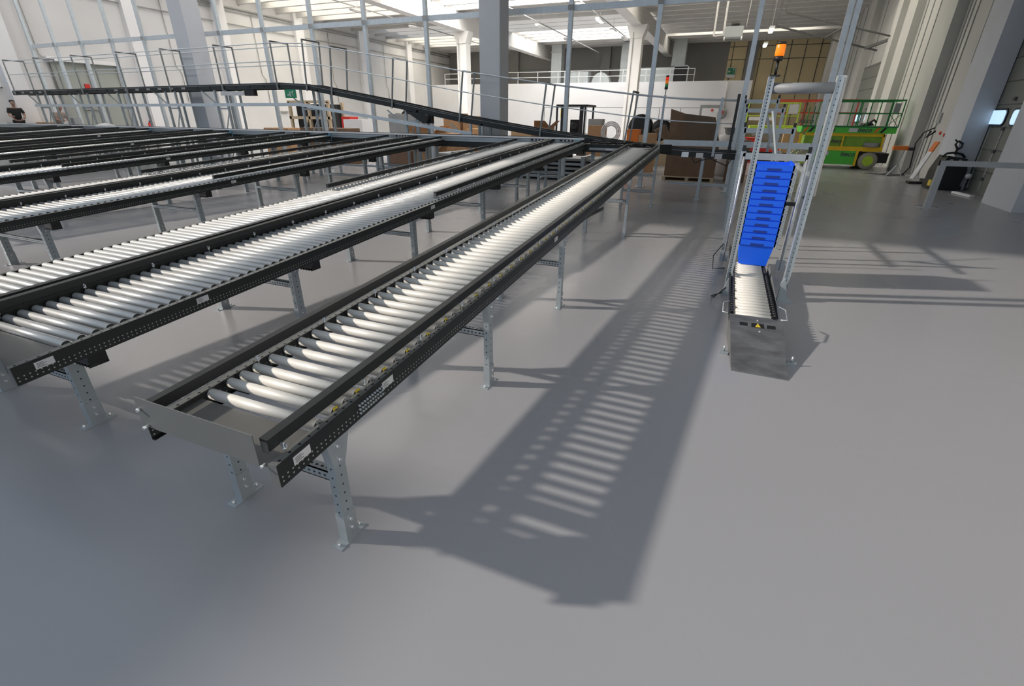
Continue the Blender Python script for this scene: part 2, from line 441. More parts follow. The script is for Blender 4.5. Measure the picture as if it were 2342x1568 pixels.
def guard(t, xa, xb, y0, y1, pins=True, py0=None, px=None):
    b = MB(); sbar(b, xa, xb, y0, y1, .136, .186); g = b.build('guard_rail', 'dark2', t)
    if pins:
        b = MB(); b.cyl((0, 0, -.025), (0, 0, .028), .0045, 6); b.cyl((0, 0, 0), (0, 0, .006), .011, 8)
        b.box(-.014, .014, -.003, .003, .008, .024)
        px = px if px is not None else xb+.012
        first = None; yy = (py0 or y0)+.05
        while yy < min(y1, 11.9):
            loc = (px, yy, ZB(yy)+.118)
            if first is None:
                first = b2 = MB(); b2.v, b2.f, b2.mi, b2.sm, b2.uv = [tuple(Vector(q)+Vector(loc)) for q in b.v], b.f, b.mi, b.sm, b.uv
                first = b2.build('guard_bracket', 'bolt', t, org=loc)
            else: inst(first, 'guard_bracket', t, loc)
            yy += .47
    return g
def rollers(t, x0, x1, ys, limit=100, n=14, mat='roller'):
    b = MB(); b.cyl((0, 0, 0), (x1-x0, 0, 0), .025, n, 0, cap=True, capmi=1)
    b.cyl((-.012, 0, 0), (0, 0, 0), .018, 8, 1); b.cyl((x1-x0, 0, 0), (x1-x0+.012, 0, 0), .018, 8, 1)
    first = None; rest = MB()
    for k, yy in enumerate(ys):
        loc = Vector((x0, yy, ZB(yy)+.086))
        if k < limit:
            if first is None:
                q = MB(); q.v, q.f, q.mi, q.sm, q.uv = [tuple(Vector(p)+loc) for p in b.v], b.f, b.mi, b.sm, b.uv
                first = q.build('roller', [mat, 'rollend'], t, org=loc)
            else: inst(first, 'roller', t, loc)
        else: rest.cyl(loc, loc+Vector((x1-x0, 0, 0)), .025, 10, 0, cap=True, capmi=1)
    if rest.v:
        o = rest.build('distant_rollers', [mat, 'rollend'], t); o['kind'] = 'stuff'
def leg(t, x, yy, ztop, wide=.068, head=True, beamside=0, dx=.04):
    b = MB(); b.box(x-dx/2, x+dx/2, yy-wide/2, yy+wide/2, .0, ztop)
    l = b.build('leg', 'zincp', t)
    b = MB(); b.box(x-dx/2-.004, x+dx/2+.004, yy-wide/2-.004, yy+wide/2+.004, 0.004, .16); b.box(x-dx/2-.01, x+dx/2+.01, yy-wide/2-.055, yy+wide/2+.055, 0, .005)
    f = b.build('foot', 'zinc', l)
    if x > -9:
        for s in (-1, 1):
            b = MB(); b.cyl((x, yy+s*(wide/2+.035), 0), (x, yy+s*(wide/2+.035), .022), .008, 6); b.build('bolt', 'bolt', l)
        for z in (.07, .12, ztop-.03, ztop-.1):
            b = MB(); b.cyl((x+dx/2, yy, z), (x+dx/2+.014, yy, z), .009, 6); b.build('bolt', 'bolt', l)
    if head:
        b = MB(); b.prism([(yy-wide/2, ztop-.13), (yy+wide/2, ztop-.13), (yy+wide/2+.012, ztop-.10), (yy+wide/2+.045, ztop), (yy-wide/2-.02, ztop)], 0, x-dx/2-.003, x+dx/2+.003)
        b.build('head_bracket', 'zinc', l)
    return l
def brace(t, xa, xb, yy, z):
    b = MB(); b.box(xa, xb, yy-.018, yy-.013, z, z+.048); b.box(xa, xb, yy-.018, yy+.026, z+.043, z+.048); b.box(xa, xb, yy-.018, yy+.026, z, z+.005)
    return b.build('cross_brace', 'zincs', t)
def sticker(t, x, yy, h, w=.085, hh=.038):
    b = MB(); sbar(b, x, x+.002, yy, yy+w, h, h+hh); s = b.build('label_sticker', 'label', t)
    b = MB()
    for k in range(4): sbar(b, x+.002, x+.0026, yy+.008, yy+w*.58-(k % 2)*.012, h+hh*(.2+.18*k), h+hh*(.2+.18*k)+.0022)
    b.build('label_print', 'ink', s)
def endcap(t, xa, xb, yy):
    b = MB(); sbar(b, xa+.004, xb-.004, yy-.004, yy, .126, .174); b.build('guard_end_cap', 'sheet', t)

# --- the single conveyor nearest the camera
t = root('roller_conveyor', (-1.66, .93, 0), 'single dark roller conveyor nearest the camera, with a full width end plate in front', 'conveyor', None)
Y0, Y1 = .93, 11.45
side_beam(t, -1.30, 1, Y0, Y1); side_beam(t, -2.03, -1, Y0, Y1)
ys = [1.185, 1.285, 1.355, 1.43, 1.53]; 
while ys[-1] < Y1-.12: ys.append(ys[-1]+.1)
rollers(t, -1.965, -1.345, ys)
guard(t, -1.385, -1.345, Y0+.02, Y1, px=-1.33); endcap(t, -1.385, -1.345, Y0+.02)
guard(t, -2.02, -1.98, Y0+.0, Y1, px=-1.965)
for k, yy in enumerate(ys[:70]):
    b = MB(); sbar(b, -1.972, -1.968, yy-.028, yy+.028, .06, .108); b.build('roller_clip', 'black', t)
for k, yy in enumerate(ys[:50]):
    b = MB(); sbar(b, -1.342, -1.338, yy-.012, yy+.012, .085, .112); b.build('belt_clip', ('bolt', 'yellow')[k % 2], t)
b = MB(); sbar(b, -1.99, -1.34, Y0+.002, 1.15, .074, .077); b.build('infeed_sheet', 'sheet', t)
b = MB(); sbar(b, -2.04, -1.385, Y0-.006, Y0-.002, .075, .215); pl = b.build('end_plate', 'plate', t)
b = MB(); b.cyl((-2.02, Y0-.006, ZB(Y0)+.16), (-2.02, Y0-.02, ZB(Y0)+.16), .008, 8); b.build('bolt', 'bolt', t)
b = MB(); b.cyl((-2.0, Y0-.006, ZB(Y0)+.085), (-2.0, Y0-.03, ZB(Y0)+.085), .007, 8); b.build('bolt', 'bolt', t)
b = MB(); b.cyl((-1.36, Y0-.002, ZB(Y0)+.09), (-1.36, Y0-.02, ZB(Y0)+.09), .006, 8); b.build('bolt', 'bolt', t)
b = MB(); sbar(b, -1.342, -1.303, Y0-.003, Y0+.0, .0, .10); b.build('beam_end_cap', 'plate', t)
sticker(t, -1.2995, 1.0, .045); sticker(t, -1.2995, 1.55, .045); sticker(t, -1.2995, 4.15, .045)
b = MB()
for k in range(10):
    yy = 1.38+k*.018
    for h in (.03, .05, .07): b.cyl((-1.30, yy, ZB(yy)+h), (-1.29, yy, ZB(yy)+h), .006, 6)
b.build('joint_plate', 'zinc', t)
for yy in (1.22, 2.77, 4.5, 8.1, 11.3):
    for x in (-1.325, -2.0): leg(t, x, yy, ZB(yy)+.0)
    brace(t, -2.0, -1.335, yy, .30+.03*yy)
brace(t, -2.0, -1.335, 11.3, .30)
b = MB(); sbar(b, -1.95, -1.36, 1.33, 1.36, .03, .05); b.build('tie_rod', 'bolt', t)
for yy in (1.33, 2.2, 3.4, 4.8, 6.4, 8.2):
    b = MB(); sbar(b, -2.03, -1.93, yy, yy+.09, -.0, .03); b.build('joint_bracket', 'black', t)

b = MB(); b.bar((-2.35, 9.2, .02), (-2.25, 10.6, .02), .035)
tag(b.build('steel_bar', 'seam'), 'dark steel bar lying on the floor under the nearest conveyor', 'bar')
# --- the double lane conveyors
def double(Xr, y0, label, near=False, firsty=1.22, limit=100, legs=(1.3, 3.05, 5.0, 7.0, 9.0, 11.0), gy=5.2, n=14):
    t = root('roller_conveyor', (Xr-.9, max(y0, 0), 0), label, 'conveyor', 'double lane roller conveyors')
    y1 = 11.95
    side_beam(t, Xr, 1, y0, y1); side_beam(t, Xr-1.83, -1, y0, y1)
    b = MB(); sbar(b, Xr-.985, Xr-.835, y0, y1, 0.0, .134); b.build('middle_beam', 'dark', t)
    ys = []; yy = firsty
    while yy < y1-.05: ys.append(yy); yy += .075
    # interleave the two lanes so that the nearest rollers are parts of their own
    rollers(t, Xr-.81, Xr-.055, ys, limit//2, n, 'rollsteel'); rollers(t, Xr-1.775, Xr-1.0, ys, limit//2, n, 'rollsteel')
    guard(t, Xr-.985, Xr-.935, y0, y1, pins=False); guard(t, Xr-.885, Xr-.835, y0, y1, py0=max(y0, firsty), px=Xr-.82)
    guard(t, Xr-.125, Xr-.085, gy, y1, px=Xr-.07); guard(t, Xr-1.80, Xr-1.76, gy, y1, px=Xr-1.75)
    endcap(t, Xr-.125, Xr-.085, gy)
    if near:
        b = MB(); sbar(b, Xr-.81, Xr-.05, y0, firsty-.03, .074, .077); b.build('infeed_sheet', 'sheet', t)
        b = MB(); sbar(b, Xr-.83, Xr-.03, y0-.006, y0-.002, .07, .185); b.build('end_plate', 'plate', t)
        b = MB(); sbar(b, Xr-.04, Xr-.002, y0-.003, y0, 0, .1); b.build('beam_end_cap', 'plate', t)
    sticker(t, Xr+.0005, firsty-.18, .045); sticker(t, Xr+.0005, firsty+.72, .045); sticker(t, Xr+.0005, firsty+3.7, .045)
    for yy in legs:
        if yy < y0: continue
        for x in (Xr-.34, Xr-1.38): leg(t, x, yy+.02, ZB(yy)-.03, wide=.078, dx=.045)
        b = MB(); b.box(Xr-1.75, Xr-.04, yy-.025, yy+.025, ZB(yy)-.04, ZB(yy)-.002); b.build('cross_member', 'dark', t)
        brace(t, Xr-1.4, Xr-.36, yy, .28+.03*yy)
        b = MB(); b.box(Xr-.20, Xr-.06, yy-.02, yy+.08, ZB(yy)-.085, ZB(yy)-.002); mo = b.build('drive_box', 'black', t)
        b = MB()
        for k in range(5): b.cyl((Xr-.19+k*.03, yy-.02, ZB(yy)-.085), (Xr-.19+k*.03, yy+.08, ZB(yy)-.085), .012, 8)
        b.build('drive_ribs', 'black', mo)
    return t
double(-3.08, .95, 'double lane roller conveyor second from the camera, its near end cut by the left edge', True)
double(-6.93, 1.6, 'double lane roller conveyor third from the camera, left of the second one', firsty=1.7, n=10)
double(-10.75, 3.2, 'double lane roller conveyor fourth from the camera, its rollers shining at the left edge', firsty=3.3, n=8, legs=(3.4, 5.0, 7.0, 9.0, 11.0))
double(-14.8, 5.0, 'double lane roller conveyor fifth from the camera, counted towards the far left', firsty=5.1, n=8, legs=(5.2, 7, 9, 11), gy=5.6)
double(-18.7, 6.4, 'double lane roller conveyor sixth from the camera, last but one at the far left', firsty=6.5, limit=80, n=8, legs=(7, 9, 11), gy=6.6)
double(-22.5, 8.2, 'double lane roller conveyor at the far left, the most distant of all', firsty=8.3, limit=60, n=8, legs=(9, 11), gy=8.4)

# ------------------------------------------------------------------ collecting conveyor across the ends of the lanes
t = root('collecting_conveyor', (-15, 12.3, 0), 'long collecting conveyor with a bright top rail across the far ends of the lanes', 'conveyor')
b = MB(); b.box(-29.4, -3.15, 12.02, 12.06, 1.20, 1.30); b.build('side_panel', 'zincs', t)
b = MB(); b.box(-29.4, -3.15, 11.98, 12.05, 1.315, 1.35); b.build('top_rail', 'white', t)
b = MB(); b.box(-29.4, -3.15, 12.02, 12.08, 1.06, 1.20); b.build('side_beam', 'dark', t)
b = MB(); b.box(-29.4, -3.15, 12.66, 12.72, 1.06, 1.34); b.build('side_beam', 'dark', t)
b = MB(); b.box(-29.4, -3.15, 12.1, 12.64, 1.20, 1.215); b.build('belt', 'black', t)
for x in (-4.3, -7.6, -9.3, -12, -13.8, -16.4, -18, -20.6, -22, -24.4, -26.5):
    for yy in (12.1, 12.66): leg(t, x, yy, 1.06, dx=.06)
    b = MB(); b.box(x-.02, x+.02, 12.1, 12.66, .35, .39); b.build('cross_brace', 'zincs', t)
b = MB(); b.box(-29, -3.3, 12.08, 12.12, .42, .47); b.build('floor_rail', 'zincs', t)
for x in (-3.35, -7.2, -10.9, -14.95, -18.9):
    b = MB(); b.box(x, x+.12, 11.94, 12.02, 1.10, 1.32); b.build('corner_bracket', 'palebracket', t)
for x0 in (-4.5, -3.75, -8.5, -12.2):
    b = MB(); b.box(x0, x0+.62, 11.985, 12.0, 1.27, 1.31, 0)
    for k in range(6): b.box(x0+.08+k*.09, x0+.12+k*.09, 11.98, 11.985, 1.275, 1.30, 1)
    b.build('stop_strip', ['black', 'label'], t)

# junction section in front of the incline
t = root('merge_conveyor', (-2.5, 12.2, 0), 'dark motorised merge section between the collecting conveyor and the long incline', 'conveyor')
b = MB(); b.hexa([(-3.12, 12.0, 1.05), (-2.1, 12.0, 1.05), (-1.2, 12.85, 1.05), (-3.12, 12.85, 1.05), (-3.12, 12.0, 1.23), (-2.1, 12.0, 1.23), (-1.2, 12.85, 1.23), (-3.12, 12.85, 1.23)])
b.build('frame', 'dark', t)
b = MB(); b.box(-3.0, -2.2, 11.98, 12.0, 1.10, 1.15, 0); b.box(-2.6, -2.42, 11.975, 11.98, 1.10, 1.14, 1); b.build('sensor_strip', ['zincs', 'label'], t)
for k in range(7):
    b = MB(); b.cyl((-3.0+k*.2, 12.1, 1.235), (-2.8+k*.2, 12.7, 1.235), .025, 8); b.build('roller', 'dark2', t)
for x in (-2.95, -2.6):
    leg(t, x, 12.2, 1.05, dx=.07)
b = MB(); b.tube([(-3.0, 12.0, 1.26), (-2.6, 11.98, 1.32), (-2.3, 12.0, 1.25), (-2.0, 12.05, 1.3)], .014); b.build('cable', 'black', t)
b = MB(); b.tube([(-1.62, 11.42, 1.2), (-1.60, 11.5, 1.24), (-1.50, 11.42, 1.22), (-1.46, 11.25, 1.20), (-1.55, 11.1, 1.19), (-1.60, 11.15, 1.19)], .012)
tag(b.build('loose_cable', 'seam'), 'short loose grey cable lying on the far end of the nearest conveyor', 'cable')

# ------------------------------------------------------------------ high incline conveyor with handrails
PR = [(-28.6, 2.55), (-13.4, 2.66), (-12.2, 2.60), (-9.2, 2.14), (-6.97, 1.78), (-4.5, 1.45), (-2.3, 1.21), (-.9, 1.10), (1.4, 1.05)]
def ZI(x):
    for (xa, za), (xb, zb) in zip(PR, PR[1:]):
        if x <= xb: return za+(zb-za)*(x-xa)/(xb-xa)
    return PR[-1][1]
t = root('incline_conveyor', (-12, 13.2, 0), 'dark elevated belt conveyor with handrails, level at the left and sloping down to the right', 'conveyor')
for (yy, mm) in ((12.92, 'dark'), (13.5, 'dark')):
    b = MB()
    for (xa, za), (xb, zb) in zip(PR, PR[1:]):
        b.hexa([(xa, yy, za-.13), (xb, yy, zb-.13), (xb, yy+.04, zb-.13), (xa, yy+.04, za-.13), (xa, yy, za+.04), (xb, yy, zb+.04), (xb, yy+.04, zb+.04), (xa, yy+.04, za+.04)])
    b.build('side_beam', mm, t)
b = MB()
for (xa, za), (xb, zb) in zip(PR, PR[1:]):
    b.hexa([(xa, 12.96, za-.06), (xb, 12.96, zb-.06), (xb, 13.5, zb-.06), (xa, 13.5, za-.06), (xa, 12.96, za-.02), (xb, 12.96, zb-.02), (xb, 13.5, zb-.02), (xa, 13.5, za-.02)])
b.build('belt', 'black', t)
b = MB()
for (xa, za), (xb, zb) in zip(PR, PR[1:]):
    b.hexa([(xa, 12.915, za-.005), (xb, 12.915, zb-.005), (xb, 12.92, zb-.005), (xa, 12.92, za-.005), (xa, 12.915, za+.004), (xb, 12.915, zb+.004), (xb, 12.92, zb+.004), (xa, 12.92, za+.004)])
b.build('edge_strip', 'greyplastic', t)
x = -28.5
while x < -13.6:
    b = MB(); b.box(x, x+.18, 12.905, 12.92, ZI(x)-.08, ZI(x)-.02); b.build('drive_cover', 'pipe' if int(x*3) % 2 else 'black', t); x += .62
RX = [-28.3, -26.1, -23.6, -20.9, -18.5, -15.9, -13.45, -12.25, -11.3, -9.15, -6.95, -4.57, -2.35]
TOPH = {-12.25: 1.22, -11.3: 1.2}
H1 = 1.17; LEAN = {}
for x in RX:
    z = ZI(x); h = TOPH.get(x, H1)
    lean = -(ZI(x+.1)-ZI(x-.1))/.2*.85; LEAN[x] = lean; h = h*(1-.04*(lean > .1))
    for yy in (12.88, 13.58):
        b = MB(); b.bar((x-lean*.15, yy, z-.15), (x+lean*h, yy, z+h), .036, up=(0, 1, 0)); b.build('handrail_post', 'railpost', t)
    b = MB(); b.box(x+lean*h-.02, x+lean*h+.02, 12.88, 13.58, z+h-.035, z+h); b.build('portal_bar', 'seam', t)
for yy in (12.86, 13.60):
    for hh in (.62, 1.10):
        b = MB(); pts = [(x+LEAN.get(x, 0)*hh, yy, ZI(x)+hh) for x in RX+[-1.2, .05]]
        if yy > 13 and hh < 1: pts = [(x, yy, ZI(x)+hh-.03) for x in RX[:8]]
        b.tube(pts, .014, 6); b.build('handrail', 'zincf', t)
for x, zt in ((-.25, 2.28), (.08, 2.35)):
    b = MB(); b.box(x-.03, x+.03, 12.83, 12.87, 1.0, zt-.05); b.build('handrail_post', 'zinc' if x < 0 else 'dark', t)
for x, w_ in ((-26.9, .55), (-24, .5), (-21.6, .6), (-18.9, .5), (-16.4, .5), (-12.6, .7), (-8.75, .4), (-6.65, .35), (-.45, .0)):
    z = ZI(x)-.13
    for xx in (x, x+w_) if w_ else (x,):
        for yy in (12.95, 13.5):
            b = MB(); b.box(xx-.03, xx+.03, yy-.03, yy+.03, 0, z); l_ = b.build('leg', 'zincp', t)
            b = MB(); b.box(xx-.07, xx+.07, yy-.07, yy+.07, 0, .012); b.build('foot', 'zinc', l_)
    if w_:
        b = MB()
        for (z0, z1) in ((.15, .9), (.9, 1.9)):
            if z1 < z: b.bar((x, 12.95, z0), (x+w_, 12.95, z1), .025); 
        b.bar((x, 12.95, min(1.95, z-.3)), (x+w_, 12.95, min(1.95, z-.3)), .05); b.build('leg_bracing', 'zinc', t)
    b = MB(); b.bar((x-.65 if w_ else x, 12.95, z), (x, 12.95, z-.45 if w_ else z), .03); b.build('diagonal_brace', 'zinc', t)
b = MB()
LR = [(-27.2, 2.02), (-12.7, 2.08), (-7.2, 1.42), (-6.6, 1.36)]
for (xa, za), (xb, zb) in zip(LR, LR[1:]): b.bar((xa, 12.9, za), (xb, 12.9, zb), .04, .09)
b.build('lower_rail', 'zincf', t)
b = MB(); b.prism([(-8.75, 1.93), (-7.85, 1.80), (-7.85, 1.60), (-8.15, 1.60)], 1, 12.86, 13.0)
mo = b.build('drive_housing', 'dark', t)
b = MB(); b.cyl((-8.0, 12.72, 1.72), (-8.0, 12.95, 1.72), .11, 14); b.build('motor', 'black', mo)
b = MB(); b.box(-15.95, -14.9, 12.8, 12.88, 2.34, 2.46); b.build('control_box', 'label', t)
b = MB(); b.box(-14.9, -14.5, 12.85, 13.0, 2.33, 2.5); b.build('drive_box', 'black', t)
for k, x in enumerate((-.95, -.62, -.2, .1)):
    b = MB(); b.box(x, x+.16, 12.89, 12.92, ZI(x)-.14, ZI(x)-.03); b.build('sensor_box', ('bolt', 'label', 'label', 'black')[k], t)
b = MB(); b.bar((-1.2, 13.2, .33), (.2, 13.2, .33), .05, .06); b.build('floor_rail', 'zincs', t)
b = MB(); b.tube([(-.7, 12.9, .95), (-.62, 12.88, .84), (-.5, 12.9, .9), (-.3, 12.9, .95), (.1, 12.88, .8), (.2, 12.9, 1.0)], .012); b.build('cable', 'black', t)

# ------------------------------------------------------------------ galvanised steel frame
t = root('post_framework', (-12, 14.6, 0), 'tall galvanised framework of square posts and long cross beams behind the conveyors', 'framework')
PX = [-29.4, -27.6, -25.75, -23.75, -21.75, -19.6, -17.55, -15.45, -13.3, -11.15, -8.92, -6.6, -4.42, -2.1, .2, 2.02, 2.16]
for x in PX:
    b = MB(); b.box(x-.055, x+.055, 14.55, 14.66, 0, 6.9); po = b.build('post', 'zincf', t)
    b = MB(); b.box(x-.12, x+.12, 14.48, 14.73, 0, .015); b.build('base_plate', 'zinc', po)
for (xa, xb, z) in ((-29.4, 2.2, 4.42), (-1.6, 2.2, 1.2)):
    b = MB(); b.box(xa, xb, 14.62, 14.68, z-.07, z+.07); b.build('beam', 'zincf', t)
for x in PX[1:-1]:
    b = MB(); b.box(x-.07, x+.07, 14.535, 14.55, 4.36, 4.48); b.build('beam_cleat', 'pipe', t)

# ------------------------------------------------------------------ signal light mast
t = root('signal_light_mast', (-1.36, 11.6, 0), 'slim perforated mast with a red, orange and green signal light on top', 'signal light')
b = MB(); b.box(-1.385, -1.34, 11.58, 11.62, 0, 2.24); b.build('mast', 'zincs', t)
b = MB(); b.box(-1.43, -1.30, 11.54, 11.66, 0, .012); b.build('foot', 'zinc', t)
b = MB(); b.cyl((-1.36, 11.6, 2.24), (-1.36, 11.6, 2.36), .009, 8); b.cyl((-1.36, 11.6, 2.345), (-1.36, 11.6, 2.385), .034, 14); b.build('stem', 'black', t)
for k, mm in enumerate(('lgr', 'lor', 'lred')):
    b = MB(); b.cyl((-1.36, 11.6, 2.385+k*.062), (-1.36, 11.6, 2.445+k*.062), .032, 16); b.build('signal_lens', mm, t)
b = MB(); b.cyl((-1.36, 11.6, 2.571), (-1.36, 11.6, 2.60), .033, 14); b.build('top_cap', 'black', t)

# ------------------------------------------------------------------ crate lift on the right
t = root('crate_lift', (.6, 5.7, 0), 'narrow crate stacking lift with two tall perforated posts and a grey roller bar on top', 'crate lift')
for x, xt, mm in ((.29, .30, 'zincs'), (.862, .95, 'zincp')):
    b = MB(); b.box(x-.024, x+.024, 5.72, 5.78, .10, 2.17); po = b.build('post', mm, t)
    b = MB(); b.box(x-.028, x-.024, 5.71, 5.80, .10, 2.17); b.box(x+.024, x+.028, 5.71, 5.80, .10, 2.17); b.build('post_flange', 'zinc', po)
    s = -1 if x < .5 else 1
    b = MB(); b.prism([(x-.02*s, .26), (x+.05*s, .02), (x+.09*s, 0), (x-.05*s, 0), (x-.05*s, .2)], 1, 5.66, 5.70); b.box(x-.05, x+.09 if s > 0 else x+.05, 5.62, 5.76, 0, .01); b.build('foot', 'zinc', po)
b = MB(); b.cyl((.32, 5.76, 2.07), (.84, 5.76, 2.07), .047, 20); b.build('roller_bar', mk('grey tube', (.24, .25, .26), .5, 0, .03), t)
b = MB(); b.tube([(.905, 5.8, 2.17), (.915, 5.8, 1.9), (.90, 5.8, 1.4), (.91, 5.8, 1.1)], .018, 8); b.build('wrapped_conduit', 'bag', t)
# beacon
b = MB(); b.box(.27, .36, 5.70, 5.80, 2.17, 2.18); b.cyl((.315, 5.75, 2.18), (.315, 5.75, 2.30), .013, 10); b.cyl((.315, 5.75, 2.30), (.315, 5.75, 2.335), .036, 18); be = b.build('beacon_stem', 'black', t)
b = MB(); b.lathe([(.036, 2.335), (.041, 2.345), (.041, 2.425), (.036, 2.432)], (.315, 5.75, 0), n=20); b.build('beacon_lens', 'amber', be)
b = MB(); b.cyl((.315, 5.75, 2.432), (.315, 5.75, 2.45), .039, 18); b.build('beacon_cap', 'black', be)
# rear portals
for yy, z, xa, xb in ((7.4, 1.42, .23, .99), (10, 1.68, .25, 1.02), (12.6, 2.03, .27, 1.0), (13.9, 2.24, .24, .95)):
    for x in (xa, xb):
        b = MB(); b.box(x-.03, x+.03, yy-.02, yy+.02, 0, z); b.build('portal_post', 'zincp' if x == xa else 'zinc', t)
        b = MB(); b.box(x-.02, x+.02, yy-.025, yy+.02, z, z+.07); b.build('portal_cap', 'black', t)
    b = MB(); b.box(xa, xb, yy-.02, yy+.02, z-.10, z-.02); b.build('portal_bar', 'zinc', t)
b = MB(); b.bar((.5, 7.8, 1.9), (.66, 7.6, 1.3), .03); b.build('damper_strut', 'zinc', t)
b = MB(); b.bar((.48, 9.0, 1.9), (.62, 8.6, 1.5), .03); b.build('damper_strut', 'zinc', t)
for x in (.24, .99):
    for yy in (8.2, 9.4, 11.2):
        b = MB(); b.box(x-.02, x+.02, yy-.02, yy+.02, 0, 1.25); b.build('stanchion', 'zincp', t)
    b = MB(); b.bar((x, 7.05, 1.2), (x, 13.9, 1.2), .03, .05); b.build('side_rail', 'zinc', t)
# vertical rods
for x, yy in ((.235, 6.95), (.90, 6.75)):
    b = MB(); b.cyl((x, yy, .06), (x, yy, 1.38), .013, 10); b.build('guide_rod', 'bolt', t)
    b = MB(); b.box(x-.05, x+.05, yy-.01, yy+.01, .05, .19); b.build('rod_bracket', 'zinc', t)
b = MB(); b.box(.79, .89, 6.72, 6.78, .86, .9); b.build('clamp', 'black', t)
# roller bed and side frames
ye = 4.52; ny = 22
for k in range(ny):
    yy = ye+k*.086
    b = MB(); b.cyl((.345, yy, .188), (.640, yy, .188), .027, 12, 0, capmi=1); b.build('roller', ['roller', 'rollend'], t)
for xa, xb in ((.305, .333), (.652, .685)):
    b = MB(); b.box(xa, xb, 4.48, 7.2, .10, .20); b.build('bed_beam', 'dark', t)
    b = MB()
    for k in range(26): b.cyl(((xa+xb)/2, 4.53+k*.065, .20), ((xa+xb)/2, 4.53+k*.065, .222), .013, 6)
    o = b.build('drive_chain', 'black', t)
b = MB(); b.prism([(4.48, .20), (4.48, .215), (5.3, .235), (7.0, .27), (7.0, .20)], 0, .286, .292); b.build('side_guard', 'dark', t)
b = MB(); b.prism([(4.6, .0), (4.5, .13), (5.2, .20), (6.3, .24), (6.3, .0)], 0, .72, .725); b.build('side_guard', mk('grey green cover', (.20, .21, .205), .5), t)
for (xa, s) in ((.29, -1), (.715, 1)):
    b = MB(); b.tube([(xa, 4.75, .23), (xa+.05*s, 4.68, .23), (xa+.05*s, 4.5, .20), (xa-.0*s, 4.49, .20)], .007, 6); b.build('guide_loop', 'bolt', t)
b = MB(); b.tube([(.27, 5.4, .16), (.16, 5.35, .05), (.14, 5.5, .012), (.25, 5.62, .03)], .006, 6); b.tube([(.20, 6.9, .3), (.10, 6.8, .15), (.12, 6.6, .02), (.26, 6.6, .05)], .006, 6); b.build('cable', 'black', t)
for x in (.25, .76):
    b = MB(); b.box(x, x+.07, 4.0, 4.03, 0, .03); b.cyl((x+.035, 4.01, .03), (x+.035, 4.01, .08), .008, 8); b.build('levelling_foot', 'zinc', t)
# ramp plate
t2 = root('ramp_plate', (.55, 4.0, 0), 'sloping brushed steel plate with a yellow warning triangle in front of the crate lift', 'ramp')
b = MB(); b.hexa([(.345, 3.72, 0.0), (.747, 3.72, 0.0), (.735, 4.50, .18), (.302, 4.48, .18), (.345, 3.72, .006), (.747, 3.72, .006), (.735, 4.50, .20), (.302, 4.48, .20)])
pl = b.build('plate', 'ramp', t2)
b = MB(); b.hexa([(.739, 3.725, 0), (.746, 3.725, 0), (.735, 4.49, 0), (.725, 4.49, 0), (.739, 3.725, .003), (.746, 3.725, .003), (.735, 4.49, .178), (.725, 4.49, .178)]); b.build('side_cheek', 'dark2', t2)
b = MB(); b.hexa([(.346, 3.725, 0), (.353, 3.725, 0), (.312, 4.47, 0), (.303, 4.47, 0), (.346, 3.725, .003), (.353, 3.725, .003), (.312, 4.47, .178), (.303, 4.47, .178)]); b.build('side_cheek', 'plate', t2)
e1 = Vector((1, .02, 0)).normalized(); e2 = Vector((-.03, .77, .194)).normalized(); e2 = (e2-e1*e2.dot(e1)).normalized(); e3 = e1.cross(e2)
def onramp(u, v, k=.001):                       # u across 0..1, v up the slope 0..1
    a = Vector((.345, 3.72, .006)).lerp(Vector((.747, 3.72, .006)), u); c = Vector((.302, 4.48, .20)).lerp(Vector((.735, 4.50, .20)), u)
    return a.lerp(c, v)+e3*k
def rquad(b, u0, u1, v0, v1, k0, k1, mi=0):
    b.hexa([onramp(u0, v0, k0), onramp(u1, v0, k0), onramp(u1, v1, k0), onramp(u0, v1, k0), onramp(u0, v0, k1), onramp(u1, v0, k1), onramp(u1, v1, k1), onramp(u0, v1, k1)], mi)
b = MB(); rquad(b, .18, .33, .80, .86, .0005, .0015); b.build('slot', 'black', t2)
b = MB(); rquad(b, .69, .85, .80, .86, .0005, .0015); b.build('slot', 'black', t2)
b = MB(); rquad(b, .40, .64, .79, .87, .0005, .0012); sg = b.build('sensor_window', 'black', t2)
b = MB(); c0 = [onramp(.47, .795, .002), onramp(.57, .795, .002), onramp(.52, .865, .002)]; c1 = [p+e3*.003 for p in c0]
k = len(b.v); b.v += [tuple(p) for p in c0+c1]; b.face([2, 1, 0]); b.face([3, 4, 5]); b.face([0, 1, 4, 3]); b.face([1, 2, 5, 4]); b.face([2, 0, 3, 5])
b.build('warning_triangle', 'yellow', sg)
b = MB(); rquad(b, .517, .525, .81, .84, .005, .0055); b.build('warning_mark', 'black', sg)
b = MB()
for (u, v) in ((.52, .92), (.55, .72)): b.cyl(onramp(u, v, 0), onramp(u, v, .006), .008, 8)
b.build('bolts', 'bolt', t2)

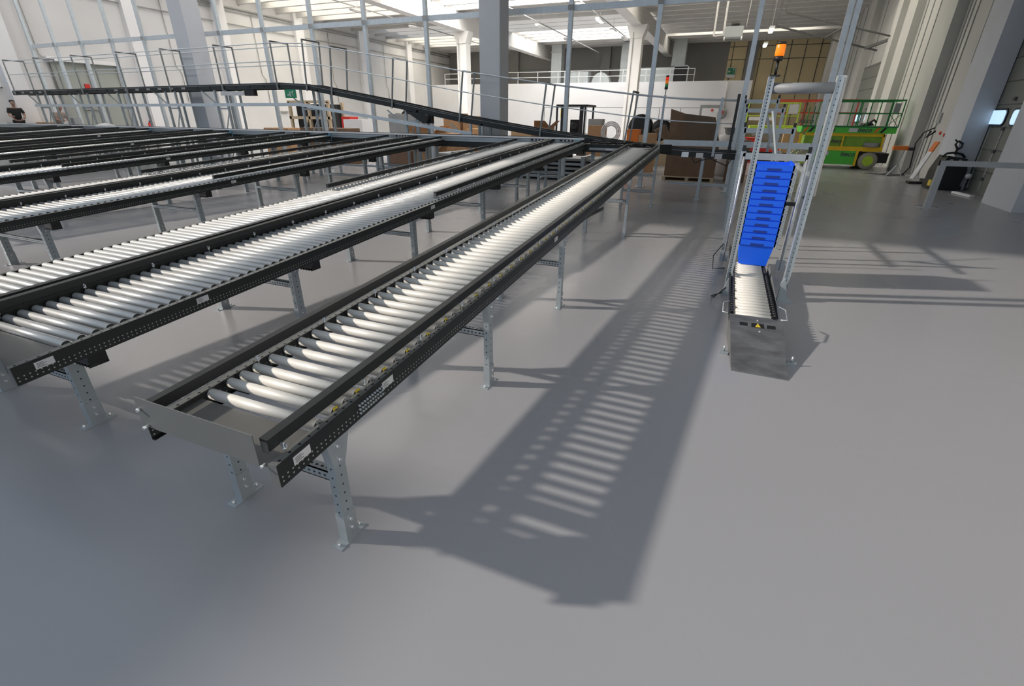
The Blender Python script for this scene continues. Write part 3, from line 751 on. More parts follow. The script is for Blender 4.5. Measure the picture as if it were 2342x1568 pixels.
# ------------------------------------------------------------------ blue crates
def crate_mesh(loc, label):
    t = root('stacking_crate', loc, label, 'crate', 'stack of blue crates in the lift')
    return t
CR = []
def make_crate(x, yy, z, label):
    t = root('stacking_crate', (x, yy, z), label, 'crate', 'blue stacking crates in the lift')
    w0, w1, d0, d1, h = .150, .196, .21, .25, .302
    b = MB(); wt = .006
    def ring(w, d, zz): return [(x-w, yy-d, zz), (x+w, yy-d, zz), (x+w, yy+d, zz), (x-w, yy+d, zz)]
    R = [ring(w0, d0, z), ring(w1-.012, d1-.012, z+h-.06), ring(w1-.018, d1-.018, z+h-.06), ring(w0-.01, d0-.01, z+.01)]
    k = len(b.v)
    for r_ in R: b.v += r_
    for q in range(3):
        for i in range(4): j = (i+1) % 4; b.face([k+q*4+i, k+q*4+j, k+q*4+4+j, k+q*4+4+i])
    b.face([k+3, k+2, k+1, k]); b.face([k+12, k+13, k+14, k+15])
    b.build('tub', 'blue', t)
    b = MB()
    for (xa, xb, ya, yb) in ((x-w1, x+w1, yy-d1, yy-d1+.016), (x-w1, x+w1, yy+d1-.016, yy+d1), (x-w1, x-w1+.016, yy-d1, yy+d1), (x+w1-.016, x+w1, yy-d1, yy+d1)):
        b.box(xa, xb, ya, yb, z+h-.061, z+h)
    b.build('rim', 'blue', t)
    b = MB(); b.box(x-.07, x+.07, yy-d1-.003, yy-d1, z+h-.061, z+h-.036); b.build('handle_recess_shade', 'blued', t)
    b = MB(); b.hexa([(x+w1, yy-d1+.03, z+h-.05), (x+w1+.006, yy-d1+.03, z+h-.02), (x+w1+.006, yy+d1-.03, z+h-.02), (x+w1, yy+d1-.03, z+h-.05),
                      (x+w1+.002, yy-d1+.03, z+h-.01), (x+w1+.010, yy-d1+.03, z+h-.01), (x+w1+.010, yy+d1-.03, z+h-.01), (x+w1+.002, yy+d1-.03, z+h-.01)])
    b.build('lid_hinge', 'blue', t)
    return t
NAMES = ['bottom crate of the blue stack in the lift, the only one whose whole tub shows', 'second blue crate from the bottom of the stack in the lift', 'third blue crate from the bottom of the stack in the lift',
         'fourth blue crate from the bottom of the stack in the lift', 'fifth blue crate from the bottom of the stack in the lift', 'sixth blue crate from the bottom of the stack, just below the middle',
         'sixth blue crate from the top of the stack, just above the middle', 'fifth blue crate from the top of the stack in the lift', 'fourth blue crate from the top of the stack in the lift',
         'third blue crate from the top of the stack in the lift', 'second blue crate from the top of the stack in the lift', 'topmost open blue crate of the stack with ragged hinge teeth']
for i, nm in enumerate(NAMES):
    c = make_crate(.536, 6.46, .218+i*.0755, nm)
    if i == 11:
        z = .218+i*.0755+.302
        for k in range(9):
            b = MB(); b.box(.36+k*.038, .373+k*.038, 6.21, 6.218, z, z+.012+.008*(k % 3)); b.build('hinge_tooth', 'blue', c)
        for k in range(5):
            b = MB(); b.box(.706, .724, 6.25+k*.09, 6.27+k*.09, z, z+.022); b.build('hinge_tooth', 'blue', c)

# ------------------------------------------------------------------ white barrier frame right
t = root('barrier_frame', (4.49, 14, 0), 'grey painted square steel barrier with one crossbar near the right wall', 'barrier')
b = MB(); b.box(4.44, 4.56, 13.94, 14.06, 0, 1.02); p_ = b.build('post', 'barrier', t)
b = MB(); b.box(4.32, 4.68, 13.85, 14.15, 0, .012); b.build('base_plate', 'barrier', p_)
b = MB(); b.box(4.44, 7.4, 13.95, 14.05, .91, 1.02); b.build('crossbar', 'barrier', t)
b = MB(); b.box(7.28, 7.4, 13.94, 14.06, 0, .91); b.build('post', 'barrier', t)
for o_ in [t]: pass

# ------------------------------------------------------------------ scissor lifts
def wheel(t, x, yy, r=.33, w=.24, hub='lime'):
    b = MB(); b.lathe([(r*.55, 0), (r*.95, 0), (r, .03), (r, w-.03), (r*.95, w), (r*.55, w)], (x, yy, r), axis=1, n=28); o = b.build('wheel', 'tread', t)
    b = MB(); b.lathe([(r*.57, -.006), (r*.50, .02), (r*.2, .0)], (x, yy, r), axis=1, n=20); b.build('hub', hub, o)
    b = MB()
    for k in range(24):
        a = 2*PI*k/24; b.box(x+r*.99*math.cos(a)-.012, x+r*.99*math.cos(a)+.012, yy+.01, yy+w-.01, r+r*.99*math.sin(a)-.012, r+r*.99*math.sin(a)+.012)
    b.build('tread_blocks', 'rubber', o)
t = root('scissor_lift', (4.2, 25, 0), 'green and yellow scissor lift parked at the right wall, lettered iteco', 'scissor lift')
wheel(t, 5.36, 24.3); wheel(t, 3.05, 24.35); wheel(t, 5.36, 25.9); wheel(t, 3.05, 25.9)
b = MB(); b.box(3.35, 4.95, 24.38, 25.95, .16, .68); b.build('chassis', 'green', t)
b = MB(); b.box(5.0, 6.05, 24.5, 25.8, .25, .62); b.build('battery_tray', 'black', t)
b = MB(); b.box(3.3, 5.75, 24.36, 24.44, .68, .84); b.box(4.9, 4.98, 24.34, 24.42, .12, .68); b.box(2.75, 5.8, 25.9, 25.98, .68, .84); b.box(2.85, 3.3, 24.36, 24.44, .72, .82); b.build('lower_frame', 'liftyel', t)
b = MB(); b.box(2.95, 5.65, 24.46, 25.8, .84, 1.24)
for k in range(22): b.box(3.0+k*.12, 3.015+k*.12, 24.45, 24.46, .86, 1.2)
sc = b.build('scissor_arms', mk('olive green arms', (.26, .48, .05), .5, 0, .1), t)
b = MB(); b.box(2.95, 5.7, 24.4, 24.46, 1.22, 1.34); b.box(4.3, 4.35, 24.38, 24.44, .8, 1.25); b.box(5.65, 5.72, 24.4, 24.46, .8, 1.3); b.box(2.75, 2.85, 24.4, 24.46, .75, 1.3); b.build('upper_frame', 'liftyel', t)
b = MB(); b.box(2.75, 6.0, 24.3, 25.9, 1.34, 1.56); pf = b.build('platform', 'green', t)
b = MB(); b.box(2.75, 6.0, 24.28, 24.3, 1.54, 1.6); b.build('toe_board', 'greend', pf)
for xa in (2.8, 5.25):
    b = MB()
    for k in range(2): b.hexa([(xa+k*.2, 24.285, 1.36), (xa+.1+k*.2, 24.285, 1.36), (xa+.1+k*.2, 24.3, 1.36), (xa+k*.2, 24.3, 1.36), (xa+.12+k*.2, 24.285, 1.54), (xa+.22+k*.2, 24.285, 1.54), (xa+.22+k*.2, 24.3, 1.54), (xa+.12+k*.2, 24.3, 1.54)], k)
    b.build('hazard_stripe', ['orange', 'black'], pf)
b = MB()
for yy in (24.3, 25.9):
    b.bar((3.4, yy, 2.50), (6.0, yy, 2.50), .05); b.bar((3.3, yy, 2.05), (6.0, yy, 2.05), .035)
b.bar((6.0, 24.3, 2.5), (6.0, 25.9, 2.5), .05); b.bar((6.0, 24.3, 2.05), (6.0, 25.9, 2.05), .035)
gr = b.build('guard_rail', 'greend', t)
b = MB()
for x in (3.05, 3.4, 4.6, 4.95, 5.6, 6.0):
    for yy in (24.3, 25.9):
        b = MB(); b.bar((x, yy, 1.56), (x, yy, 2.5 if x > 3.1 else 2.3), .035); b.build('rail_upright', 'greend', t)
b = MB(); b.bar((5.6, 24.3, 1.56), (6.0, 24.3, 2.05), .02); b.bar((6, 24.3, 1.56), (5.6, 24.3, 2.05), .02); b.build('rail_cross', 'greend', t)
b = MB(); b.box(5.72, 5.9, 24.4, 24.55, 2.05, 2.4); b.build('control_panel', 'greyplastic', t)
b = MB(); b.box(3.55, 3.95, 24.37, 24.38, .50, .65); b.box(4.42, 4.72, 24.295, 24.3, 1.38, 1.52); b.build('notice_label', 'label', t)
b = MB(); b.cyl((5.35, 24.5, .84), (5.35, 24.5, 1.0), .28, 20); b.build('cable_drum', 'greyplastic', t)
b = MB(); b.bar((5.08, 24.29, .70), (5.62, 24.29, .70), .08, .05); b.build('mudguard', 'liftyel', t)
text('iteco', 'lettering', 'ink', .25, face_negY(4.62, 24.375, .55), t, bold=.006, shear=.15)
text('iteco', 'lettering', 'ink', .24, face_negY(4.95, 24.295, 1.45), t, bold=.006, shear=.15)
text('iteco', 'lettering', 'ink', .24, face_negY(3.70, 24.295, 1.45), t, bold=.006, shear=.15)
text('iteco', 'lettering', 'ink', .22, face_negY(4.15, 24.435, 1.03), t, bold=.004, shear=.15)
b = MB(); b.prism([(4.75, 1.56), (5.3, 1.62), (5.15, 1.75), (4.95, 1.66)], 1, 24.6, 25.2)
b.tube([(5.1, 24.8, 1.7), (5.25, 24.7, 1.82), (5.35, 24.7, 1.72)], .04); tag(b.build('tarpaulin', 'black'), 'crumpled black sheet lying on the platform of the green scissor lift', 'tarpaulin')

t = root('scissor_lift', (2.6, 28.8, 0), 'second scissor lift behind the first, with red rails and lime green cage', 'scissor lift')
b = MB(); b.box(.9, 4.0, 28.2, 29.6, 1.30, 1.52); b.build('platform', 'lime', t)
b = MB(); b.box(1.1, 3.9, 28.3, 29.5, .2, .65); b.build('chassis', 'red', t)
b = MB()
for z in (.8, 1.05, 1.2): b.bar((1.1, 28.4, z-.1), (3.8, 28.4, z), .06, .1)
b.build('scissor_arms', 'greyplastic', t)
b = MB()
for yy in (28.2, 29.6):
    b.bar((1.9, yy, 2.62), (5.2, yy, 2.62), .07); b.bar((1.9, yy, 2.1), (5.2, yy, 2.1), .05)
for x in (1.9, 3.1, 4.2, 5.2): b.bar((x, 28.2, 1.5), (x, 28.2, 2.62), .05)
b.build('guard_rail', 'redr', t)
b = MB()
for z in (1.95, 2.5): b.bar((.7, 28.1, z), (2.9, 28.1, z), .04)
for x in (.7, 1.35, 2.4, 2.9): b.bar((x, 28.1, 1.4), (x, 28.1, 2.5), .045)
b.build('cage_frame', 'lime', t)
b = MB(); b.box(2.45, 2.85, 28.05, 28.1, 2.05, 2.45); cp = b.build('notice_board', 'label', t)
b = MB(); b.box(.8, 1.9, 28.0, 28.1, 1.75, 1.9); b.build('name_band', 'white', t)
text('iteco', 'lettering', 'ink', .18, face_negY(1.45, 27.99, 1.82), t, bold=.004, shear=.15)
text('iteco', 'lettering', 'ink', .3, face_negY(3.3, 28.15, 1.75), t, bold=.004, shear=.15)
for x in (1.35, 3.6): wheel(t, x, 28.2, .3, .22, 'greyplastic')
b = MB(); b.box(2.35, 2.95, 26.6, 27.0, 0, 1.45); o = tag(b.build('upright_board', 'cardl'), 'upright pale cardboard sheet left of the green scissor lift', 'board')
b = MB(); b.box(.6, 1.6, 25.6, 26.2, 0, .75); b.box(.7, 1.3, 25.65, 26.1, .75, 1.05)
tag(b.build('red_machine', 'red'), 'red machine housing behind the crate lift portals', 'machine')

# ------------------------------------------------------------------ floor scrubber, tools at the right wall
t = root('floor_scrubber', (6.0, 18.3, 0), 'black walk behind floor scrubber with a looped handle, beside the dock door', 'floor scrubber')
b = MB(); b.prism([(5.70, .10), (6.35, .10), (6.40, .55), (6.30, .86), (5.85, .92), (5.72, .5)], 1, 18.0, 18.7); b.build('body', 'black', t)
b = MB(); b.box(5.66, 5.74, 17.97, 18.2, .10, .26); b.build('bumper', 'yellow', t)
b = MB(); b.box(5.68, 6.42, 18.02, 18.68, .02, .12); b.build('skirt', 'black', t)
b = MB(); b.tube([(5.78, 18.2, .88), (5.85, 18.2, .97), (6.02, 18.2, 1.0), (6.2, 18.2, .97), (6.3, 18.2, .88)], .03); b.tube([(6.05, 18.2, .95), (6.05, 18.2, 1.1), (5.97, 18.2, 1.22), (6.02, 18.2, 1.30), (6.13, 18.2, 1.24), (6.13, 18.2, 1.14), (6.05, 18.2, 1.08)], .028); b.tube([(6.0, 18.2, 1.28), (5.93, 18.2, 1.34)], .02); b.build('handle', 'black', t)
b = MB(); b.cyl((5.95, 18.0, .80), (5.95, 17.97, .80), .04, 12); b.cyl((6.15, 18.0, .80), (6.15, 17.97, .80), .04, 12); b.build('gauge', 'greyplastic', t)
b = MB(); b.lathe([(.0, -.07), (.06, -.05), (.08, 0), (.06, .05), (0, .07)], (6.42, 17.85, .42), n=14); tag(b.build('wall_bell', 'label'), 'small pale round fitting hanging low beside the floor scrubber', 'fitting')
b = MB(); b.bar((6.05, 17.35, .03), (6.17, 16.5, .03), .10, .05); tag(b.build('timber_offcut', 'wallw'), 'short pale timber offcut lying on the floor in front of the dock door', 'timber')
t = root('floor_mop', (6.0, 19.9, 0), 'wide floor mop with a grey handle leaning towards the right wall', 'mop')
b = MB(); b.bar((6.15, 19.75, .08), (6.25, 20.05, 1.55), .035); b.build('handle', 'pipe', t)
b = MB(); b.box(5.55, 5.9, 19.4, 19.7, 0, .07); b.box(5.9, 6.35, 19.35, 19.75, 0, .08); b.box(5.95, 6.2, 19.5, 19.9, .08, .14); b.build('head', 'black', t)
t = root('work_stand', (5.7, 22, 0), 'small orange topped roller stand on thin splayed legs near the scissor lift', 'stand')
b = MB(); b.box(5.52, 5.95, 22.0, 22.2, .86, 1.0); b.build('top', 'orange', t)
b = MB(); b.box(5.95, 6.12, 21.9, 22.1, .86, .96); b.build('clamp', 'black', t)
b = MB(); b.bar((5.85, 22, .86), (5.72, 22, .1), .04); b.bar((5.8, 22, .4), (5.5, 21.8, .02), .02); b.bar((5.8, 22, .4), (5.95, 21.8, .02), .02); b.bar((5.74, 22, .3), (5.7, 22.3, .02), .02); b.build('legs', 'zinc', t)
b = MB(); b.bar((5.85, 20.3, .07), (6.15, 20.5, .9), .14, .05, 0); b.bar((6.15, 20.5, .9), (6.27, 20.58, 1.2), .14, .05, 1)
tag(b.build('marker_board', ['white', 'orange']), 'leaning white board with an orange top at the foot of the right wall', 'board')
t = root('control_cabinet', (6.45, 21.3, 1.6), 'grey control cabinet with cables and red knobs mounted on the right wall', 'cabinet')
b = MB(); b.box(6.42, 6.6, 20.9, 21.7, 1.5, 2.0); b.build('housing', 'barrier', t)
b = MB(); b.box(6.36, 6.42, 21.4, 21.7, 1.75, 2.05); b.build('switch_box', 'greyplastic', t)
b = MB(); b.cyl((6.42, 21.0, 1.45), (6.36, 21.0, 1.45), .05, 10); b.cyl((6.42, 20.6, 1.4), (6.36, 20.6, 1.4), .05, 10); b.build('knob', 'red', t)
b = MB(); b.tube([(6.40, 21.7, 1.6), (6.2, 21.9, 1.45), (6.1, 22.0, 1.1), (6.2, 22.1, .3), (6.1, 22.3, .02)], .022); b.tube([(6.4, 21.5, 1.5), (6.25, 21.7, 1.3), (6.3, 21.6, 1.5)], .03); b.build('cable', 'black', t)
b = MB(); b.tube([(5.0, 22.6, .01), (5.4, 22.3, .012), (5.8, 22.8, .012), (6.2, 22.4, .012), (5.6, 22.0, .012), (5.3, 22.5, .012)], .02); tag(b.build('floor_cable', 'seam'), 'tangle of cable on the floor beside the orange topped stand', 'cable')
b = MB(); b.box(6.40, 6.44, 20.0, 20.1, 1.4, 2.2); tag(b.build('light_tube', 'pane'), 'pale blue glowing vertical tube on the right wall beside the big column', 'lamp')

# ------------------------------------------------------------------ cardboard box on a pallet behind the incline
t = root('cardboard_container', (-1, 17, .15), 'very large brown cardboard container with raised flaps on a wooden pallet', 'cardboard box')
b = MB(); b.box(-1.68, -.2, 16.7, 17.9, .15, 1.15); b.build('body', 'cardd', t)
b = MB(); b.hexa([(-1.68, 16.7, 1.15), (-1.15, 16.68, 1.15), (-1.15, 16.72, 1.15), (-1.68, 16.74, 1.15), (-1.72, 16.6, 2.06), (-1.28, 16.5, 1.93), (-1.28, 16.54, 1.93), (-1.72, 16.64, 2.06)]); b.build('flap', 'cardd', t)
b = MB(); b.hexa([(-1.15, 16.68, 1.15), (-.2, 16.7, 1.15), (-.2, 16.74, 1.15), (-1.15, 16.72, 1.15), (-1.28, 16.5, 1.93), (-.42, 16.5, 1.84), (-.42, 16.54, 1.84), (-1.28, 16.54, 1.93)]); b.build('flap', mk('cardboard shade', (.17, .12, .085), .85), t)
b = MB(); b.hexa([(-1.72, 16.7, 1.1), (-1.68, 16.7, 1.1), (-1.68, 17.6, 1.15), (-1.72, 17.6, 1.15), (-2.2, 16.8, 1.45), (-2.16, 16.8, 1.45), (-1.9, 17.5, 1.62), (-1.94, 17.5, 1.62)]); b.build('flap', 'cardd', t)
t = root('pallet', (-1, 17, 0), 'wooden pallet under the large cardboard container', 'pallet')
b = MB(); b.box(-1.72, -.18, 16.62, 17.95, .11, .145); b.box(-1.72, -.18, 16.62, 17.95, 0, .02); b.build('deck', 'wood', t)
b = MB()
for x in (-1.72, -1.02, -.28): b.box(x, x+.1, 16.62, 17.95, .02, .11)
b.build('stringers', 'wood', t)
b = MB(); b.box(.1, .7, 17.2, 17.8, 0, 1.2); tag(b.build('cardboard_box', 'cardd'), 'tall dark cardboard box partly hidden behind the crate lift portals', 'cardboard box')
b = MB(); b.box(-.95, -.6, 16.38, 16.48, 1.16, 1.28); 

# distant storage items
def item(name, x0, x1, y0, y1, z0, z1, mat, label, cat, group=None, flaps=False):
    t = root(name, ((x0+x1)/2, (y0+y1)/2, z0), label, cat, group)
    b = MB(); b.box(x0, x1, y0, y1, z0, z1); b.build('body', mat, t)
    if flaps:
        b = MB(); b.hexa([(x0, y0, z1), (x1, y0, z1), (x1, y0+.02, z1), (x0, y0+.02, z1), (x0+.1, y0-.28, z1+.2), (x1-.1, y0-.28, z1+.2), (x1-.1, y0-.26, z1+.2), (x0+.1, y0-.26, z1+.2)]); b.build('flap', mat, t)
        b = MB(); b.hexa([(x1-.02, y0, z1), (x1, y0, z1), (x1, y1, z1), (x1-.02, y1, z1), (x1+.2, y0+.1, z1+.2), (x1+.22, y0+.1, z1+.2), (x1+.22, y1-.1, z1+.2), (x1+.2, y1-.1, z1+.2)]); b.build('flap', mat, t)
        b = MB(); b.box(x0+(x1-x0)*.45, x0+(x1-x0)*.55, y0-.004, y0, z0, z1); b.build('tape', 'cardl', t)
    return t
def cab(name, *a, **k): return item(name, *a, **k)
G = 'cardboard boxes stored behind the collecting conveyor'
item('cardboard_box', -11.5, -10.3, 17, 17.9, 0, 1.25, 'cardl', 'light cardboard box with an open sloping lid, left of the central column', 'cardboard box', G, True)
item('cardboard_box', -10.2, -9.0, 17.1, 18, 0, 1.2, 'card', 'wide cardboard box right beside the light one with the sloping lid', 'cardboard box', G)
item('cardboard_box', -11.6, -10.8, 20, 20.8, 0, 1.9, 'card', 'tall cardboard box standing just left of the slender far column', 'cardboard box', G)
item('cardboard_box', -10.7, -9.95, 20.1, 20.9, 0, 1.8, 'card', 'tall cardboard box standing just right of the slender far column', 'cardboard box', G)
item('cardboard_box', -9.7, -9.1, 18.5, 19.1, 0, 1.35, 'cardl', 'small light cardboard box at the left foot of the central column', 'cardboard box', G)
item('cardboard_box', -7.3, -6.6, 17.4, 18.1, 0, 1.42, 'card', 'cardboard box at the right foot of the central column', 'cardboard box', G)
item('cardboard_box', -6.95, -6.2, 16.6, 17.2, 0, 1.32, 'cardl', 'front cardboard box of the pile right of the central column', 'cardboard box', G)
item('cardboard_box', -6.6, -6.0, 17.9, 18.5, 0, 1.48, 'card', 'open cardboard box with ragged flaps behind the pile right of the central column', 'cardboard box', G, True)
item('cardboard_box', -10.5, -9.5, 15.9, 16.5, 0, .72, 'card', 'open cardboard box seen below the collecting conveyor left of the central column', 'cardboard box', G, True)
item('cardboard_box', -11.8, -10.8, 16.0, 16.6, 0, .6, 'cardd', 'low brown cardboard box seen under the collecting conveyor', 'cardboard box', G)
item('cardboard_box', -15.9, -13.6, 16.0, 16.8, 0, 1.32, 'cardd', 'long shallow cardboard tray right of the wooden frame', 'cardboard box', G)
item('cardboard_box', -19.0, -17.6, 17, 17.8, 0, 1.25, 'card', 'low cardboard box behind the square left column', 'cardboard box', G)
item('cardboard_box', -2.70, -2.38, 19, 19.5, 0, 1.3, 'card', 'narrow cardboard box behind the signal light mast', 'cardboard box', G)
item('cardboard_box', -2.97, -2.75, 19, 19.4, 0, 1.25, 'cardl', 'small light cardboard carton between the orange bin and the post', 'cardboard box', G)
item('cardboard_box', -5.05, -4.45, 19.8, 20.4, 0, 1.52, 'card', 'bulging cardboard box beside the grey cabinet and the cable coil', 'cardboard box', G)
item('storage_bin', -3.4, -2.98, 19, 19.5, 0, 1.42, 'orange', 'bright orange bin standing behind the merge section', 'bin')
item('machine_cabinet', -5.25, -4.7, 20.5, 21, 0, 1.75, 'greyplastic', 'grey machine cabinet with thin rods right of the forklift', 'cabinet')
item('pallet_box', -13.4, -11.9, 18.5, 19.5, 0, 1.85, 'greyplastic', 'large grey plastic container heaped with cables', 'container')
item('tool_case', -17.2, -16.7, 20, 20.6, 0, 1.72, 'red', 'red tool case on the stacked goods right of the wooden frame', 'tool case')
item('transit_case', -15.9, -14.9, 18.6, 19.4, 0, 1.62, 'wallw', 'white wire basket stack right of the red tool case', 'basket')
b = MB()
for k in range(9):
    a = k*.7; b.tube([(-12.9+.1*k, 18.8, 1.86), (-12.9+.1*k+.15*math.cos(a), 18.8+.1*math.sin(a), 2.0+.06*(k % 3)), (-12.6+.1*k, 18.9, 1.87)], .035)
tag(b.build('cable_heap', 'dark'), 'heap of dark cables on top of the large grey container', 'cables')
b = MB(); b.lathe([(.34, 0), (.5, 0), (.5, .3), (.34, .3)], (-3.45, 22.2, 1.45), axis=1, n=24); b.build
tag(b.build('cable_reel', 'dark'), 'round black cable reel above the orange bin', 'cable reel')
b = MB(); b.lathe([(.2, 0), (.42, 0), (.42, .2), (.2, .2)], (-2.6, 22.2, 1.35), axis=1, n=24)
tag(b.build('cable_reel', 'black'), 'dark cable reel right of the pale steel post, lower than the other reel', 'cable reel')
t = root('stone_stack', (-3, 22, 0), 'low stack of crates carrying the two cable reels', 'crate')
b = MB(); b.box(-4.0, -2.0, 22, 23, 0, .93); b.build('body', 'wood', t)
b = MB(); b.box(-4.4, -3.9, 19.4, 20.0, 0, .90); tag(b.build('storage_box', 'greyplastic'), 'grey storage box under the upright hose coil', 'box')
b = MB()
for rr_ in (.36, .30, .24): b.tube([(-4.15+rr_*math.cos(a*PI/10), 19.72, 1.3+rr_*math.sin(a*PI/10)) for a in range(21)], .025)
tag(b.build('hose_coil', 'label'), 'upright coil of pale hose beside the far column', 'hose coil')
t = root('steel_profile_stack', (-6, 15.6, 0), 'stack of galvanised steel profiles on the floor under the collecting conveyor', 'steel profiles')
for k in range(5):
    b = MB(); b.box(-9.2, -3.2, 15.1+.02*k, 16.4, .06+k*.13, .13+k*.13); b.build('profile_layer', 'zinc' if k % 2 else 'greyplastic', t)
for x in (-8.5, -6.0, -4.0):
    b = MB(); b.box(x, x+.12, 15.05, 16.4, 0, .72); b.build('spacer', 'zinc', t)
# plastic sheet tank behind pallets
t = root('covered_tank', (.1, 19.2, 0), 'rounded tank wrapped in pale plastic with a dark funnel on top', 'tank')
b = MB(); b.lathe([(.55, 0), (.6, .5), (.55, 1.15), (.35, 1.3), (.15, 1.36)], (.1, 19.3, 0), n=18); b.build('wrapped_body', 'bag', t)
b = MB(); b.lathe([(.06, 1.25), (.16, 1.38), (.18, 1.5), (.24, 1.52), (.24, 1.54), (.02, 1.54)], (.05, 19.1, 0), n=16); b.cyl((.1, 19.1, 1.54), (.12, 19.1, 1.78), .015, 8); b.build('funnel', 'greyplastic', t)
# forklift
t = root('forklift', (-6.5, 22.5, 0), 'forklift with a black overhead guard parked behind the collecting conveyor', 'forklift')
b = MB(); b.prism([(-7.2, .3), (-5.85, .3), (-5.85, 1.0), (-6.3, 1.15), (-7.2, 1.1)], 1, 22.3, 24.0); b.build('body', 'dark', t)
b = MB(); b.box(-7.2, -5.8, 22.3, 23.9, 2.22, 2.30); gd = b.build('overhead_guard', 'black', t)
for x, yy, w_ in ((-7.17, 22.35, .07), (-6.9, 22.35, .14), (-6.05, 22.35, .14), (-5.9, 22.35, .07), (-7.17, 23.8, .07), (-5.9, 23.8, .07)):
    b = MB(); b.bar((x, yy, .95), (x, yy, 2.25), w_); b.build('guard_post', 'black', t)
b = MB(); b.box(-6.7, -6.3, 22.9, 23.3, 1.0, 1.7); b.build('seat', 'black', t)
b = MB(); b.lathe([(.13, 0), (.16, .02), (.13, .04)], (-6.4, 22.5, 1.45), axis=1, n=16); b.build('steering_wheel', 'black', t)
for x in (-7.1, -5.9):
    for yy in (22.4, 23.7):
        b = MB(); b.lathe([(.15, 0), (.3, 0), (.3, .2), (.15, .2)], (x, yy, .3), axis=1, n=18); b.build('wheel', 'rubber', t)
# wire fence along the mezzanine wall, with a door
t = root('wire_fence', (-7, 46, 0), 'thin wire mesh safety fence standing in front of the white mezzanine wall', 'fence')
b = MB()
for x in (-16, -12, -8.7, -5.7, -4.0, -1.0): b.bar((x, 46, 0), (x, 46, 2.6), .06)
for z in (2.6,): b.bar((-16, 46, z), (-1, 46, z), .04)
b.build('posts', 'greyplastic', t)
b = MB(); b.box(-14.4, -13.7, 45.9, 45.96, 1.75, 2.5); b.build('warning_sign', 'yellow', t)
t = root('exit_door', (-1.5, 47.9, 0), 'pale door with a red dot at the foot of the mezzanine wall', 'door')
b = MB(); b.box(-2.6, -.9, 47.85, 47.98, 0, 2.85); b.build('frame', 'greyplastic', t)
b = MB(); b.box(-2.4, -1.1, 47.8, 47.85, 0, 2.65); b.build('leaf', 'wallw', t)
b = MB(); b.cyl((-1.6, 47.8, 2.45), (-1.6, 47.78, 2.45), .1, 12); b.build('red_disc', 'red', t)
t = root('vent_pipe', (.0, 47.8, 0), 'grey pipe running down the mezzanine wall to a round red hose fitting', 'pipe')
b = MB(); b.tube([(-.75, 47.85, 4.6), (-.72, 47.85, 2.5)], .09); b.build('pipe', 'bag', t)
b = MB(); b.lathe([(.2, 0), (.42, .1), (.2, .3)], (-.8, 47.5, 2.2), axis=1, n=16); b.build('fitting', 'pipe', t)
b = MB(); b.box(-.9, -.7, 47.3, 47.5, 2.2, 2.4); b.build('valve', 'red', t)
# wooden frame crate with dark goods
t = root('wooden_transport_crate', (-19.3, 20, 0), 'open wooden transport crate with diagonal struts and dark goods inside', 'crate')
b = MB()
for x in (-20.3, -19.1, -17.9):
    for yy in (20, 21): b.bar((x, yy, 0), (x, yy, 2.35), .12)
for z in (.1, 1.65, 2.35): b.bar((-20.4, 20, z), (-17.8, 20, z), .12)
b.bar((-20.2, 19.95, .1), (-19.2, 19.95, 1.6), .09); b.bar((-19.0, 19.95, .1), (-18.0, 19.95, 1.6), .09)
b.build('timber_frame', 'wood', t)
b = MB(); b.box(-20.1, -18.0, 20.2, 21, .1, 2.25); b.build('dark_goods', 'black', t)
# emergency sign hanging under the incline bend
b = MB(); b.box(-13.15, -12.7, 12.84, 12.86, 2.26, 2.5)
sg = tag(b.build('exit_sign', 'signgreen'), 'green emergency sign hanging under the bend of the incline conveyor', 'sign')
b = MB(); b.box(-13.05, -12.9, 12.835, 12.84, 2.33, 2.36); b.box(-12.95, -12.92, 12.835, 12.84, 2.30, 2.44); b.cyl((-12.83, 12.84, 2.44), (-12.83, 12.835, 2.44), .022, 10); b.bar((-12.85, 12.838, 2.42), (-12.8, 12.838, 2.32), .03, .005); b.build('pictogram', 'white', sg)

# ------------------------------------------------------------------ mezzanine fittings
t = root('mezzanine_railing', (-14, 48.1, 4.65), 'thin white handrail along the top edge of the mezzanine wall', 'railing')
b = MB()
for z in (5.15, 5.6): b.bar((-27.5, 48.1, z), (-3.5, 48.1, z), .05)
b.build('rails', 'white', t)
x = -27.5
while x < -3.4:
    b = MB(); b.bar((x, 48.1, 4.65), (x, 48.1, 5.6), .05); b.build('post', 'white', t); x += 2.0
t = root('air_duct', (-16.3, 50, 4.6), 'square galvanised air duct rising to the roof right of the central column', 'duct')
b = MB(); b.box(-16.85, -15.85, 50, 51, 4.62, 7.98); b.build('duct_body', 'duct', t); b = MB(); b.box(-16.9, -15.8, 49.95, 51.05, 7.3, 7.4); b.build('duct_joint', 'pipe', t)
t = root('air_duct', (-9.9, 50, 4.6), 'narrow flexible air duct just left of the far column with the downpipe', 'duct')
b = MB(); b.box(-10.3, -9.6, 50.5, 51.2, 4.62, 7.98); b.build('duct_body', 'duct', t); b = MB(); b.tube([(-9.95, 50.85, 5.6), (-9.95, 50.85, 6.4)], .3); b.build('duct_joint', 'seam', t)
t = root('air_duct', (-5.2, 50, 5.9), 'wide square air duct right of the far column, ending above the railing', 'duct')
b = MB(); b.box(-5.7, -4.6, 50, 51, 5.95, 7.98); b.build('duct_body', 'duct', t); b = MB(); b.box(-5.75, -4.55, 49.95, 51.05, 5.85, 5.95); b.build('duct_flange', 'seam', t)
